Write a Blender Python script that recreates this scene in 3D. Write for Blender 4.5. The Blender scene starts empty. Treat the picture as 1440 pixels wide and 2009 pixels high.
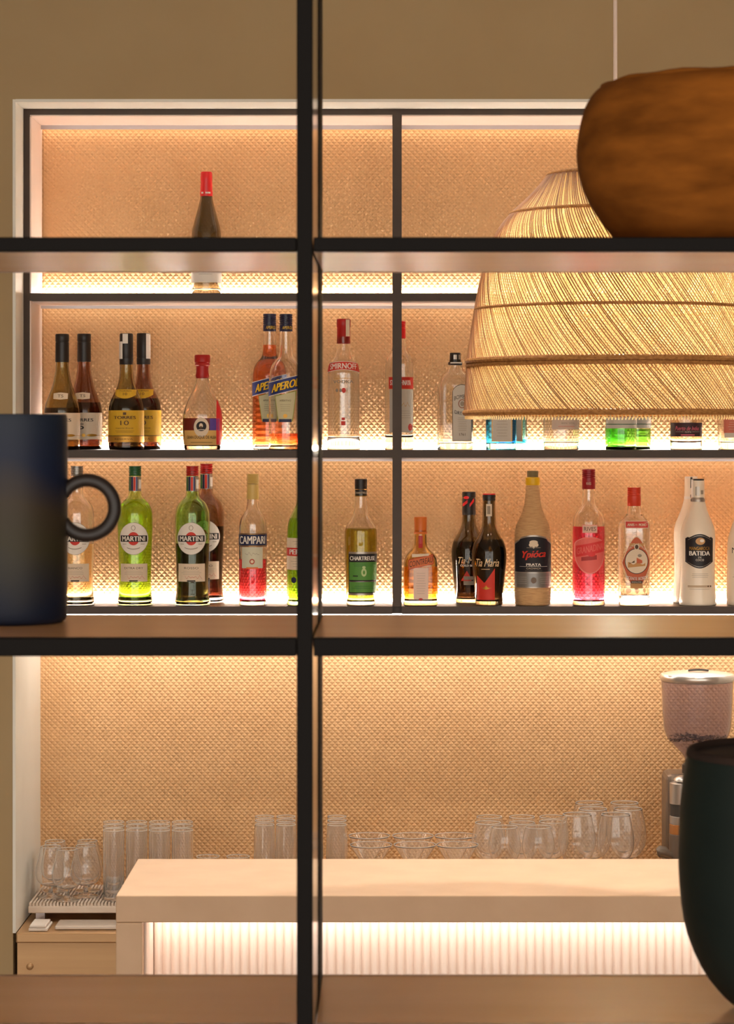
import bpy, bmesh, math, random
from math import pi, sin, cos, asin, radians as R
random.seed(4)
SC = bpy.context.scene
COL = SC.collection

# ------------------------------------------------------------------ measures
F = 5160.0                 # focal length in pixels of the 1440x2009 frame
PX, PY = 770.0, 851.0      # principal point of the level camera
CZ = 1.93                  # camera height
def wx(px, Y): return (px - PX) * Y / F
def wz(py, Y): return CZ - (py - PY) * Y / F

# ------------------------------------------------------------------ camera
cam = bpy.data.cameras.new('camera'); camo = bpy.data.objects.new('camera', cam); COL.objects.link(camo)
camo.location = (0, 0, CZ); camo.rotation_euler = (R(90), 0, 0)
cam.sensor_fit = 'VERTICAL'; cam.sensor_height = 36; cam.lens = F / 2009 * 36
cam.shift_x = -(PX - 720) / 2009; cam.shift_y = -(1004.5 - PY) / 2009
cam.dof.use_dof = True; cam.dof.focus_distance = 5.6; cam.dof.aperture_fstop = 22
cam.clip_start = 0.05
SC.camera = camo

# ------------------------------------------------------------------ world, exposure, lamps
SC.view_settings.view_transform = 'Standard'; SC.view_settings.look = 'None'
SC.view_settings.gamma = 1; SC.view_settings.use_curve_mapping = False
SC.view_settings.exposure = 1.55
W = bpy.data.worlds.new('world'); SC.world = W; W.use_nodes = True
W.node_tree.nodes['Background'].inputs[0].default_value = (1.0, 0.93, 0.84, 1)
W.node_tree.nodes['Background'].inputs[1].default_value = 1.05
LED_SHELF = 38.0           # emission of the strips behind the bottles
LED_LOW = 9.0             # strip over the splashback
LED_COUNTER = 4.6         # strip under the counter top
LED_TOP = 1.5
LED_COL = (1.0, 0.91, 0.80)
BULB = 230.0
DOWN = 13.0                # ceiling downlights, W
SC.cycles.max_bounces = 28; SC.cycles.transmission_bounces = 28; SC.cycles.transparent_max_bounces = 16
SC.cycles.diffuse_bounces = 5; SC.cycles.glossy_bounces = 8
SC.cycles.sample_clamp_indirect = 4.0; SC.cycles.blur_glossy = 0.8
SC.cycles.use_denoising = True

# ------------------------------------------------------------------ materials
MATS = {}
def srgb(c):
    f = lambda v: v / 12.92 if v <= .04045 else ((v + .055) / 1.055) ** 2.4
    return tuple(f(v / 255) for v in c)
def mat(name, col, rough=.5, metal=0, trans=0, ior=1.45, emit=0, ecol=None, spec=.5, coat=0, lin=False):
    if name in MATS: return MATS[name]
    m = bpy.data.materials.new(name); m.use_nodes = True
    b = m.node_tree.nodes['Principled BSDF']; c = col if lin else srgb(col)
    b.inputs['Base Color'].default_value = (*c, 1); b.inputs['Roughness'].default_value = rough
    b.inputs['Metallic'].default_value = metal; b.inputs['Transmission Weight'].default_value = trans
    b.inputs['IOR'].default_value = ior; b.inputs['Specular IOR Level'].default_value = spec
    b.inputs['Coat Weight'].default_value = coat
    if emit:
        b.inputs['Emission Color'].default_value = (*(ecol or c), 1); b.inputs['Emission Strength'].default_value = emit
    MATS[name] = m; return m
def noise_mat(name, c1, c2, scale=(8, 8, 8), rough=.5, bump=0, detail=4, spec=.5, coat=0, metal=0, ramp=(.35, .65), bscale=None):
    if name in MATS: return MATS[name]
    m = mat(name, c1, rough, metal, spec=spec, coat=coat); nt = m.node_tree; b = nt.nodes['Principled BSDF']
    tc = nt.nodes.new('ShaderNodeTexCoord'); mp = nt.nodes.new('ShaderNodeMapping'); mp.inputs['Scale'].default_value = scale
    n = nt.nodes.new('ShaderNodeTexNoise'); n.inputs['Scale'].default_value = 1; n.inputs['Detail'].default_value = detail
    r = nt.nodes.new('ShaderNodeValToRGB')
    r.color_ramp.elements[0].position, r.color_ramp.elements[1].position = ramp
    r.color_ramp.elements[0].color = (*srgb(c1), 1); r.color_ramp.elements[1].color = (*srgb(c2), 1)
    L = nt.links.new
    L(tc.outputs['Object'], mp.inputs[0]); L(mp.outputs[0], n.inputs['Vector']); L(n.outputs['Fac'], r.inputs[0]); L(r.outputs[0], b.inputs['Base Color'])
    if bump:
        bp = nt.nodes.new('ShaderNodeBump'); bp.inputs['Strength'].default_value = bump; bp.inputs['Distance'].default_value = .004
        L(n.outputs['Fac'], bp.inputs['Height']); L(bp.outputs[0], b.inputs['Normal'])
    return m
def glass(name, tint=(1, 1, 1), passes=4, ior=1.5, rough=0.0):
    return mat(name, tuple(max(v, 1e-5) ** (1 / passes) for v in tint), rough, trans=1, ior=ior, lin=True)

m_wall = noise_mat('olive_wall_paint', (164, 141, 104), (170, 148, 111), (3, 3, 3), .85)
m_white = noise_mat('white_trim_paint', (226, 224, 214), (232, 230, 221), (4, 4, 4), .55)
m_dark = noise_mat('dark_bronze_metal', (60, 44, 32), (66, 49, 36), (20, 20, 20), .5)
m_lin = noise_mat('pale_lining', (240, 218, 205), (244, 224, 212), (6, 6, 6), .45)
m_copper = noise_mat('copper_pyramid_panel', (222, 177, 128), (226, 182, 134), (9, 9, 9), .42, metal=.15)
m_led = mat('led_strip_light', (255, 255, 255), emit=LED_SHELF, ecol=LED_COL)
m_ledlow = mat('led_low_light', (255, 255, 255), emit=LED_LOW, ecol=LED_COL)
m_ledfront = mat('led_front_light', (255, 255, 255), emit=7, ecol=LED_COL)
m_ledc = mat('led_counter_light', (255, 255, 255), emit=LED_COUNTER, ecol=(1.0, .88, .78))
m_ledtop = mat('led_top_light', (255, 255, 255), emit=LED_TOP, ecol=(1.0, .82, .62))
m_alu = mat('aluminium_profile', (176, 168, 168), .35, metal=.8)
m_stone = noise_mat('beige_stone', (205, 172, 140), (211, 179, 147), (14, 14, 14), .5)
m_rib = noise_mat('white_ribbed_paint', (244, 228, 216), (247, 232, 221), (5, 5, 5), .5)
m_steel = noise_mat('brushed_steel', (186, 148, 106), (192, 155, 112), (3, 3, 60), .4, metal=.5)
m_black = mat('black_steel_tube', (9, 5, 3), .6, spec=.12)
m_gloss = mat('dark_gloss_side', (26, 18, 14), .10, spec=.25)
m_wood = noise_mat('brown_laminate', (188, 141, 98), (195, 149, 106), (2, 14, 14), .26, spec=.4)
m_woodedge = noise_mat('brown_edging', (128, 92, 66), (136, 98, 70), (2, 30, 30), .3)
m_floor = noise_mat('floor_wood', (120, 92, 68), (140, 108, 80), (2, 14, 2), .5)
m_ceil = mat('ceiling_paint', (205, 198, 186), .9)
m_mat = noise_mat('ribbed_mat', (214, 196, 178), (222, 205, 188), (30, 30, 30), .6)
m_cloth = mat('grey_cloth', (216, 206, 196), .9)
m_clear = glass('clear_glass', (.97, .98, .97))
m_crystal = glass('drinking_glass', (.97, .97, .96), ior=1.42); m_crystal.node_tree.nodes['Principled BSDF'].inputs['Transmission Weight'].default_value = .972
m_rimglint = mat('painted_glint_rim', (255, 250, 244), .12, trans=.45, ior=1.45)  # whitish colour stands for the highlight overhead lamps leave on a glass rim
m_plastic = mat('hopper_plastic', (214, 206, 214), .03, trans=.93, ior=1.2)

# ------------------------------------------------------------------ mesh helpers
def tag(o, label=None, cat=None, group=None, kind=None):
    if label: o['label'] = label
    if cat: o['category'] = cat
    if group: o['group'] = group
    if kind: o['kind'] = kind
    return o
def link(name, me, mats=(), parent=None, loc=None):
    for m in (mats if isinstance(mats, (list, tuple)) else [mats]): me.materials.append(m)
    o = bpy.data.objects.new(name, me); COL.objects.link(o)
    if parent: o.parent = parent
    if loc: o.location = loc
    return o
def thing(name, label, cat, loc=(0, 0, 0), group=None, rz=0):
    o = bpy.data.objects.new(name, None); COL.objects.link(o); o.location = loc; o.rotation_euler = (0, 0, rz)
    o.empty_display_size = .05
    return tag(o, label, cat, group)
def pmesh(name, V, Fc, smooth=False, mi=None, angle=35):
    me = bpy.data.meshes.new(name); me.from_pydata(V, [], Fc); me.update()
    if mi is not None: me.polygons.foreach_set('material_index', mi)
    if smooth:
        me.polygons.foreach_set('use_smooth', [True] * len(me.polygons))
        if angle: me.set_sharp_from_angle(angle=R(angle))
    return me
class MB:
    def __init__(s): s.V = []; s.F = []
    def box(s, a, b):
        i = len(s.V); (x0, y0, z0), (x1, y1, z1) = a, b
        s.V += [(x0, y0, z0), (x1, y0, z0), (x1, y1, z0), (x0, y1, z0), (x0, y0, z1), (x1, y0, z1), (x1, y1, z1), (x0, y1, z1)]
        s.F += [tuple(i + k for k in f) for f in ((0, 3, 2, 1), (4, 5, 6, 7), (0, 1, 5, 4), (1, 2, 6, 5), (2, 3, 7, 6), (3, 0, 4, 7))]
        return s
    def tube(s, pts, r, n=6, closed=False, up0=None):
        """sweep a round section along pts (r one number or one per point)"""
        from mathutils import Vector
        P = [Vector(p) for p in pts]; N = len(P); base = len(s.V)
        for k, p in enumerate(P):
            if closed: t = P[(k + 1) % N] - P[k - 1]
            else: t = P[min(k + 1, N - 1)] - P[max(k - 1, 0)]
            t.normalize(); up = Vector(up0) if up0 else Vector((0, 0, 1)) if abs(t.z) < .9 else Vector((0, 1, 0))
            a = t.cross(up).normalized(); b = t.cross(a); rr = r[k] if isinstance(r, (list, tuple)) else r
            for j in range(n): s.V.append(tuple(p + a * rr * cos(2 * pi * j / n) + b * rr * sin(2 * pi * j / n)))
        for k in range(N if closed else N - 1):
            for j in range(n):
                q = (k + 1) % N
                s.F.append((base + k * n + j, base + k * n + (j + 1) % n, base + q * n + (j + 1) % n, base + q * n + j))
        if not closed:
            s.F.append(tuple(base + j for j in range(n))[::-1]); s.F.append(tuple(base + (N - 1) * n + j for j in range(n)))
        return s
    def build(s, name, m, parent=None, bevel=0, smooth=False, loc=None):
        o = link(name, pmesh(name, s.V, s.F, smooth), m, parent, loc)
        if bevel:
            md = o.modifiers.new('bevel', 'BEVEL'); md.width = bevel; md.segments = 2; md.limit_method = 'ANGLE'
        return o
def box(name, a, b, m, parent=None, bevel=0): return MB().box(a, b).build(name, m, parent, bevel)
def chaikin(P, it=2):
    P = [tuple(p) + (2, 1)[len(p) - 2:] if len(p) < 4 else tuple(p) for p in P]
    for _ in range(it):
        Q = [P[0]]
        for a, b in zip(P, P[1:]):
            Q.append(tuple(.75 * u + .25 * v for u, v in zip(a, b))); Q.append(tuple(.25 * u + .75 * v for u, v in zip(a, b)))
        Q.append(P[-1]); P = Q
    return P
def spow(v, e): return math.copysign(abs(v) ** e, v)
def lathe_vf(P, seg=48, close0=True, close1=True):
    """P: list of (h, r, n, dr). Bottom to top gives outward normals."""
    V, Fc = [], []
    for h, r, n, dr in P:
        for j in range(seg):
            t = 2 * pi * j / seg
            V.append((r * spow(sin(t), 2 / n), -r * dr * spow(cos(t), 2 / n), h))
    for k in range(len(P) - 1):
        for j in range(seg):
            a, b = k * seg + j, k * seg + (j + 1) % seg
            Fc.append((a, b, b + seg, a + seg))
    if close0: Fc.append(tuple(range(seg))[::-1])
    if close1: Fc.append(tuple(range((len(P) - 1) * seg, len(P) * seg)))
    return V, Fc
def lathe(name, P, m, parent=None, s=1.0, seg=48, it=0, loc=None, angle=40):
    P = chaikin(P, it)
    V, Fc = lathe_vf([(h * s, r * s, n, d) for h, r, n, d in P], seg)
    return link(name, pmesh(name, V, Fc, True, angle=angle), m, parent, loc)

# ------------------------------------------------------------------ lettering
_txt = {}
def text_vf(body, bold=0.0):
    key = (body, bold)
    if key not in _txt:
        cu = bpy.data.curves.new('lettering', 'FONT'); cu.body = body; cu.resolution_u = 3; cu.fill_mode = 'FRONT'
        o = bpy.data.objects.new('lettering', cu); COL.objects.link(o)
        bpy.context.view_layer.update()
        me = bpy.data.meshes.new_from_object(o.evaluated_get(bpy.context.evaluated_depsgraph_get()))
        bm = bmesh.new(); bm.from_mesh(me); bmesh.ops.triangulate(bm, faces=bm.faces[:])
        bmesh.ops.subdivide_edges(bm, edges=[e for e in bm.edges if e.calc_length() > .35], cuts=1)
        bm.verts.index_update()
        V = [v.co.copy() for v in bm.verts]; Fc = [tuple(v.index for v in f.verts) for f in bm.faces]
        if bold:      # heavier strokes: the same letters laid side by side a hair apart
            q = len(V); dv = type(V[0])((bold * 1.6 + .012, 0, 0)); V = [v - dv for v in V] + [v + dv for v in V] + V; Fc = Fc + [tuple(i + q for i in f) for f in Fc] + [tuple(i + 2 * q for i in f) for f in Fc]
        bm.free(); bpy.data.meshes.remove(me); bpy.data.objects.remove(o); bpy.data.curves.remove(cu)
        xs = [v.x for v in V]; ys = [v.y for v in V]; x0, x1, y0, y1 = min(xs), max(xs), min(ys), max(ys)
        _txt[key] = ([((v.x - (x0 + x1) / 2) / (x1 - x0), (v.y - (y0 + y1) / 2) / (y1 - y0)) for v in V], Fc)
    return _txt[key]

# ------------------------------------------------------------------ bottles
class Bottle:
    """Everything inside is measured in photograph pixels at the bottle's own distance (h up from its base, u sideways)."""
    def __init__(s, name, label, px, Y, z, prof, group=None, rz=0, cat='bottle'):
        s.s = Y / F; s.root = thing(name, label, cat, (wx(px, Y), Y, z), group, rz)
        s.prof = chaikin(prof, 2)
    def at(s, h, P=None):
        P = P or s.prof
        for a, b in zip(P, P[1:]):
            if a[0] <= h <= b[0] and b[0] > a[0]:
                t = (h - a[0]) / (b[0] - a[0]); return tuple(a[k] + (b[k] - a[k]) * t for k in (1, 2, 3))
        return (P[-1] if h > P[-1][0] else P[0])[1:]
    def glass(s, m, t=2.6, base=6):
        P = [p for p in s.prof]
        inner = []
        for h, r, n, d in P:
            if h > base: inner.append((h, max(r - t, r * .5), n, d))
        b0 = s.at(base); inner = [(base, max(b0[0] - t - 4, 2), b0[1], b0[2]), (base + 1.2, max(b0[0] - t - 1, 2), b0[1], b0[2])] + [q for q in inner if q[0] > base + 3]
        V, Fc = lathe_vf([(h * s.s, r * s.s, n, d) for h, r, n, d in P] + [(h * s.s, r * s.s, n, d) for h, r, n, d in inner[::-1]], 56)
        s.inner = inner
        return link('glass_body', pmesh('glass_body', V, Fc, True, angle=50), m, s.root)
    def solid(s, m, name='body'):
        V, Fc = lathe_vf([(h * s.s, r * s.s, n, d) for h, r, n, d in s.prof], 56)
        return link(name, pmesh(name, V, Fc, True, angle=50), m, s.root)
    def liquid(s, m, level):
        I = [q for q in s.inner if q[0] < level]; last = s.at(level, s.inner)
        I = I + [(level, *last)]
        V, Fc = lathe_vf([(h * s.s, (r + .35) * s.s, n, d) for h, r, n, d in I], 56)
        return link('liquid', pmesh('liquid', V, Fc, True, angle=50), m, s.root)
    def cap(s, name, P, m, seg=40):
        s.cp = chaikin(P, 0); s.cap_part = lathe(name, P, m, s.root, s.s, seg); return s.cap_part
    def screw(s, h0, h1, r, m, name='cap', groove=.42):
        P = [(h0, r - .6), (h0 + .8, r)]; hm = h0 + (h1 - h0) * (1 - groove); P.append((hm - 1, r)); h = hm
        while h < h1 - 3: P += [(h, r - .9), (h + .6, r - .9), (h + 1.2, r), (h + 3.2, r)]; h += 4
        P += [(h1 - .9, r), (h1, r - .9)]
        return s.cap(name, P, m)
    def map(s, u, h, off, P):
        r, n, d = s.at(h, P)
        if n <= 2.05:
            t = u / r; return ((r + off) * sin(t) * s.s, -(r * d + off) * cos(t) * s.s, h * s.s)
        q = min(abs(u) / r, .995); return (u * s.s, (-r * d * (1 - q ** n) ** (1 / n) - off) * s.s, h * s.s)
    def arc(s, x, h, P):   # projected sideways distance -> distance along the round surface
        r, n, d = s.at(h, P)
        return r * asin(max(-.999, min(.999, x / r))) if n <= 2.05 else max(-.99 * r, min(.99 * r, x))
    def label(s, items, name='label', prof=None, off=.45, text=None):
        V, Fc, mi, mats = [], [], [], []
        P = prof
        for k, it in enumerate(items):
            o = off + .22 * k; m = it[-1] if not isinstance(it[-1], dict) else it[-2]; op = it[-1] if isinstance(it[-1], dict) else {}
            if m not in mats: mats.append(m)
            j = mats.index(m); base = len(V)
            if it[0] in 'PE':
                if it[0] == 'P':
                    u0, u1, lo, hi = it[1:5]
                    lof = lo if callable(lo) else (lambda u, v=lo: v); hif = hi if callable(hi) else (lambda u, v=hi: v)
                else:
                    uc, hc, ru, rh = it[1:5]; u0, u1 = uc - ru * .9995, uc + ru * .9995
                    w = lambda u, uc=uc, ru=ru, rh=rh: rh * math.sqrt(max(0, 1 - ((u - uc) / ru) ** 2))
                    lof = lambda u, hc=hc, w=w: hc - w(u); hif = lambda u, hc=hc, w=w: hc + w(u)
                N = max(2, int(abs(u1 - u0) / 2.2)) if abs(u1 - u0) > 3 else 1
                if it[0] == 'E': N = max(N, 14)
                M = max(1, int(abs(hif((u0 + u1) / 2) - lof((u0 + u1) / 2)) / 3.5))
                for a in range(N + 1):
                    f = a / N
                    if it[0] == 'E': f = .5 - .5 * cos(pi * f)
                    u = u0 + (u1 - u0) * f
                    for b in range(M + 1):
                        h = lof(u) + (hif(u) - lof(u)) * b / M; V.append(s.map(s.arc(u, h, P), h, o, P))
                for a in range(N):
                    for b in range(M):
                        q = base + a * (M + 1) + b; Fc.append((q, q + M + 1, q + M + 2, q + 1)); mi.append(j)
            elif it[0] == 'T':
                body, uc, hc, w, hh = it[1:6]; TV, TF = text_vf(body, op.get('bold', 0))
                for x, y in TV:
                    u = x * w + y * hh * op.get('slant', 0); h = hc + y * hh + x * w * op.get('rise', 0) - op.get('arch', 0) * (4 * x * x - .5)
                    V.append(s.map(s.arc(uc, hc, P) + u, h, o, P))
                for f in TF: Fc.append(tuple(base + q for q in f)); mi.append(j)
        return link(name, pmesh(name, V, Fc, False, mi), mats, s.cap_part if prof is not None else s.root)
def lines(u0, u1, h0, h1, n, m, th=.55, jag=.25):
    """rows of thin dashes standing for print too small to read"""
    out = []
    for k in range(n):
        h = h1 - (h1 - h0) * (k + .5) / n; j = (u1 - u0) * jag * random.random() / 2
        out.append(('P', u0 + j, u1 - j, h - th / 2, h + th / 2, m))
    return out

def scribble(u0, u1, h, amp, m, th=.8, k=.9):
    """a wavy pen stroke standing for handwriting too small to read"""
    f = lambda u: h + amp * sin(u * k) + amp * .6 * sin(u * k * 2.3 + 1)
    return [('P', u0, u1, lambda u: f(u) - th / 2, lambda u: f(u) + th / 2, m)]

# ================================================================== the setting
YW, YU, YB, YL = 5.69, 5.81, 6.0, 6.09           # wall face, shelf unit front, its back, splashback
XL, XR, ZT = -.821, .935, CZ + .7234
st = dict(kind='structure')
wl = MB().box((-3.5, YW, 0), (XL, YW + .5, 3.3)).box((XR, YW, 0), (3.5, YW + .5, 3.3)).box((XL, YW, ZT), (XR, YW + .5, 3.3)).box((XL, YL + .012, 0), (XR, YW + .5, ZT))
tag(wl.build('wall_back', m_wall), **st)
tag(box('wall_left', (-3.6, -1.5, 0), (-3.5, YW + .5, 3.3), m_wall), **st)
tag(box('wall_right', (3.5, -1.5, 0), (3.6, YW + .5, 3.3), m_wall), **st)
tag(box('floor', (-3.6, -1.5, -.1), (3.6, YW + .5, 0), m_floor), **st)
tag(box('ceiling', (-3.6, -1.5, 3.3), (3.6, YW + .5, 3.4), m_ceil), **st)
T = .006
tag(box('trim_1', (XL - .0005, YW - .002, .85), (XL + T, YL + .012, ZT), m_white), **st)
tag(box('trim_2', (XR - T, YW - .002, .85), (XR + .0005, YL + .012, ZT), m_white), **st)
tag(box('trim_3', (XL + T, YW - .002, ZT - T), (XR - T, YL + .012, ZT + .0005), m_white), **st)

def pyramid_panel(name, x0, x1, z0, z1, y, m, parent=None, p=.0131, d=.0018):
    """sheet of small diamond shaped pyramids set on their corners"""
    nx, nz = round((x1 - x0) / p), round((z1 - z0) / p); dx, dz = (x1 - x0) / nx, (z1 - z0) / nz
    V, Fc, idx = [], [], {}
    def v(i, k):
        if (i, k) not in idx: idx[(i, k)] = len(V); V.append((x0 + i * dx / 2, y, z0 + k * dz / 2))
        return idx[(i, k)]
    for k in range(0, 2 * nz + 1):
        for i in range(k % 2, 2 * nx + 1, 2):
            q = len(V); V.append((x0 + i * dx / 2, y - d, z0 + k * dz / 2)); n = [v(i, k - 1), v(i + 1, k), v(i, k + 1), v(i - 1, k)]
            Fc += [(n[j], n[(j + 1) % 4], q) for j in range(4)]
    q = len(V); V += [(x0, y + .006, z0), (x1, y + .006, z0), (x1, y + .006, z1), (x0, y + .006, z1)]; Fc.append((q, q + 3, q + 2, q + 1))
    return link(name, pmesh(name, V, Fc), m, parent)
ZS = [2.2408, 1.894, 1.5484]                      # tops of the three shelves
ZC = 0.850                                        # steel worktop
sp = pyramid_panel('wall_splashback', XL + T, XR - T, ZC + .004, 1.5314, YL, m_copper); tag(sp, **st)

# ------------------------------------------------------------------ backlit shelf unit
unit = thing('bottle_shelf_unit', 'dark framed bottle shelf unit recessed in the wall with lit copper back', 'shelf unit', (0, YU, 1.5314))
def ubox(name, a, b, m, bevel=0):
    o = box(name, (a[0], a[1] - YU, a[2] - 1.5314), (b[0], b[1] - YU, b[2] - 1.5314), m, unit, bevel); return o
th = .017; UL, UR = -.820 + .0095, .922; IL, IR = -.8017, .902; IT = 2.635
ubox('side_panel', (UL - .009, YU, 1.5314), (IL, YB + .008, 2.654), m_dark); ubox('side_panel', (IR, YU, 1.5314), (UR + .005, YB + .008, 2.654), m_dark)
ubox('top_panel', (IL, YU, IT), (IR, YB + .008, 2.654), m_dark)
DX0, DX1 = 0.0, .0203
ubox('divider', (DX0, YU, ZS[2]), (DX1, YU + .024, IT), m_dark)
ubox('back_panel_lining', (IL, YB - .022, IT - .0035), (IR, YB - .0002, IT), m_lin)
for a, b in ((IL, DX0), (DX1, IR)):
    ubox('top_lining', (a + .0005, YU + .003, IT - .003), (b - .0005, YB - .0225, IT - .0002), m_lin)
ubox('side_lining', (IL, YU + .003, ZS[2]), (IL + .003, YB - .0045, IT - .0042), m_lin)
ubox('side_lining', (IR - .003, YU + .003, ZS[2]), (IR, YB - .0045, IT - .0042), m_lin)
bp = pyramid_panel('back_panel', IL, IR, ZS[2] - .01 - 1.5314, IT - 1.5314, YB - YU, m_copper, unit)
def strips(z_shelf_top, z_under):
    a, b = IL + .0032, IR - .0032
    if z_shelf_top: tag(ubox('led_strip', (a, YB - .012, z_shelf_top + .0004), (b, YB - .0062, z_shelf_top + .0055), m_led), 'glowing warm white light strip')
    if z_under:
        ubox('light_profile', (a, YB - .026, z_under - .0095), (b, YB - .0225, z_under), m_alu)
        tag(ubox('led_strip', (a, YB - .0222, z_under - .0035), (b, YB - .0165, z_under - .0005), m_ledtop), 'glowing warm white light strip')
for k, z in enumerate(ZS):
    ubox('shelf', (IL, YU + .0241, z - th), (IR, YB - .0002, z), m_dark)
    for q in ((IL, DX0), (DX1, IR)): ubox('shelf_edge', (q[0], YU + .0005, z - th), (q[1], YU + .0240, z), m_dark)
    if k < 2: ubox('underside_lining', (IL + .0032, YU + .0245, z - th - .003), (IR - .0032, YB - .0265, z - th - .0001), m_lin)
    strips(z, z - th if k < 2 else None)
strips(None, IT - .004)
e = ubox('led_strip', (IL, YU + .030, 1.5268), (IR, YU + .042, 1.5312), m_ledfront); tag(e, 'glowing warm white light strip')
e = ubox('led_strip', (IL, YB + .012, 1.5225), (IR, YB + .030, 1.5275), m_ledlow); tag(e, 'glowing warm white light strip')
ubox('led_holder', (IL, YB + .008, 1.5275), (IR, YL - .006, 1.5314), m_alu)

# ------------------------------------------------------------------ steel worktop under the recess
wk = thing('work_counter', 'steel back counter with a raised lip under the copper splashback', 'counter', (0, YW, 0))
def kbox(name, a, b, m, bevel=0): return box(name, (a[0], a[1] - YW, a[2]), (b[0], b[1] - YW, b[2]), m, wk, bevel)
KL, KR = XL + T + .0005, XR - T - .0005
kbox('worktop', (KL, YW - .001, ZC - .022), (KR, YL + .006, ZC), m_steel, .003)
kbox('front_panel', (KL + .002, YW + .006, .08), (KR - .002, YW + .022, ZC - .0225), m_steel)
kbox('plinth', (KL + .002, YW + .05, 0), (KR - .002, YW + .07, .08), m_dark)
kbox('carcass', (KL + .004, YW + .022, .08), (KR - .004, YL + .004, ZC - .023), m_steel)
o = lathe('panel_knob', [(0, .0075), (.004, .0075), (.006, .005)], m_steel, wk, loc=(wx(58, YW), .0065, wz(1897, YW))); o.rotation_euler = (R(90), 0, 0)

# sunken tray lid and the drip mat standing on it
lid = box('sink_lid', (-.735, 5.72, ZC + .0005), (-.40, 5.80, ZC + .009), mat('grey_steel', (200, 188, 176), .4, .4), None, .003)
tag(lid, 'low grey steel sink lid in front of the ribbed glass mat', 'lid')
cl = MB(); cl.box((-.790, 5.705, ZC + .0005), (-.748, 5.79, ZC + .007)).box((-.788, 5.706, ZC + .0072), (-.752, 5.785, ZC + .013))
tag(cl.build('folded_cloth', m_cloth, None, .002), 'small folded pale cloth at the left end of the steel counter', 'cloth')
ZM = .893
dm = thing('drip_mat', 'pale ribbed drip board under the brandy and highball glasses', 'drip board', (0, 5.75, ZC))
d = MB().box((-.805, .062, .0205), (-.395, .30, .036)); d.build('board', m_mat, dm, .002)
d = MB()
for i in range(54): x = -.803 + i * .00757; d.box((x, .063, .0362), (x + .0045, .299, ZM - ZC))
d.build('ribbed_top', m_mat, dm)
for x in (-.79, -.42):
    for y in (.075, .28): box('foot', (x, y, .0004), (x + .02, y + .016, .0203), m_alu, dm)

# ------------------------------------------------------------------ bar counter in front
YC = 4.63; ZB = wz(1757, YC)
bc = thing('bar_counter', 'pale stone bar counter with a lit white ribbed front', 'bar counter', (0, YC, 0))
CL, CR = -.487, 1.55; ft = .0476; sl = .047
def cbox(name, a, b, m, bevel=0): return box(name, a, b, m, bc, bevel)
cbox('counter_top', (CL, 0, ZB - ft), (CR, .40, ZB), m_stone, .002)
cbox('end_panel', (CL, 0, 0), (CL + sl, .40, ZB - ft - .0003), m_stone, .002)
cbox('end_panel', (CR - sl, 0, 0), (CR, .40, ZB - ft - .0003), m_stone, .002)
d = MB(); n = 122; x0, x1 = CL + sl + .0045, CR - sl; w = .0158; y = .17; z0, z1 = .10, ZB - ft - .0005
nrib = int((x1 - x0) / w); seg = 6; V, Fc = [], []
for i in range(nrib):
    for k in range(seg):
        t = k / seg; x = x0 + (i + t) * w; V += [(x, y - .0085 * abs(sin(pi * t)) ** .8, z0), (x, y - .0085 * abs(sin(pi * t)) ** .8, z1)]
V += [(x0 + nrib * w, y, z0), (x0 + nrib * w, y, z1)]
nn = len(V) // 2
for k in range(nn - 1): Fc.append((2 * k, 2 * k + 2, 2 * k + 3, 2 * k + 1))
q = len(V); V += [(x0, y + .02, z0), (x0 + nrib * w, y + .02, z0), (x0 + nrib * w, y + .02, z1), (x0, y + .02, z1)]; Fc.append((q, q + 3, q + 2, q + 1))
link('ribbed_front', pmesh('ribbed_front', V, Fc, True, angle=60), m_rib, bc)
cbox('side_return', (CL + sl + .0004, .03, .10), (CL + sl + .004, .168, ZB - ft - .0005), m_rib)
cbox('plinth', (CL + sl, .20, 0), (CR - sl, .22, .10), m_dark)
cbox('led_strip', (CL + sl + .01, .120, ZB - ft - .0065), (CR - sl - .01, .136, ZB - ft - .0008), m_ledc)

# ------------------------------------------------------------------ open shelving close to the camera
YF, YR = 2.27, 2.57
sh = thing('open_shelving', 'black framed open shelving with brown boards closest to the camera', 'shelving', (0, YF, 0))
def sbox(name, a, b, m, bevel=0): return box(name, (a[0], a[1] - YF, a[2]), (b[0], b[1] - YF, b[2]), m, sh, bevel)
UX = wx(582, YF), wx(613, YF); LX, RX = -.95, .92
ZTS, ZMS, ZBS = wz(465, YF), wz(1252, YF), wz(2052, YF)
def upright(x0, x1):
    sbox('post', (x0, YF, 0), (x1, YF + .0137, 3.0), m_black, .0012)
    sbox('post', (x0 - .0002, 2.47, 0), (x1 + .0008, YR, 3.0), m_black, .0012)
    sbox('side_infill', (x0 + .0004, YF + .0138, 0), (x1 - .0004, 2.4699, 3.0), m_gloss)
upright(*UX); upright(LX - .0137, LX); upright(RX, RX + .0137)
for z, t in ((ZTS, .0124), (ZMS, .0158), (ZBS, .0158), (.98, .0158), (.5, .0158), (.06, .0158), (2.5, .0124)):
    for a, b in ((LX, UX[0]), (UX[1], RX)):
        a += .0009; b -= .0003
        sbox('rail', (a, YF + .0003, z - t), (b, YF + .0137, z), m_black if z != ZBS else m_woodedge, .001)
        bd = sbox('shelf_board', (a, YF + .0139, z - t + .0005), (b, YR - .006, z - .0003), m_wood)
        sbox('rear_edge', (a, YR - .0058, z - t), (b, YR, z), m_woodedge)
    if z == ZBS:
        for a, b in ((LX, UX[0]), (UX[1], RX)): sbox('front_dark_strip', (a + .001, YF + .014, z - .0002), (b - .0005, 2.357, z + .0003), m_woodedge)  # thin darker brown strip over the front part of the board

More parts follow.
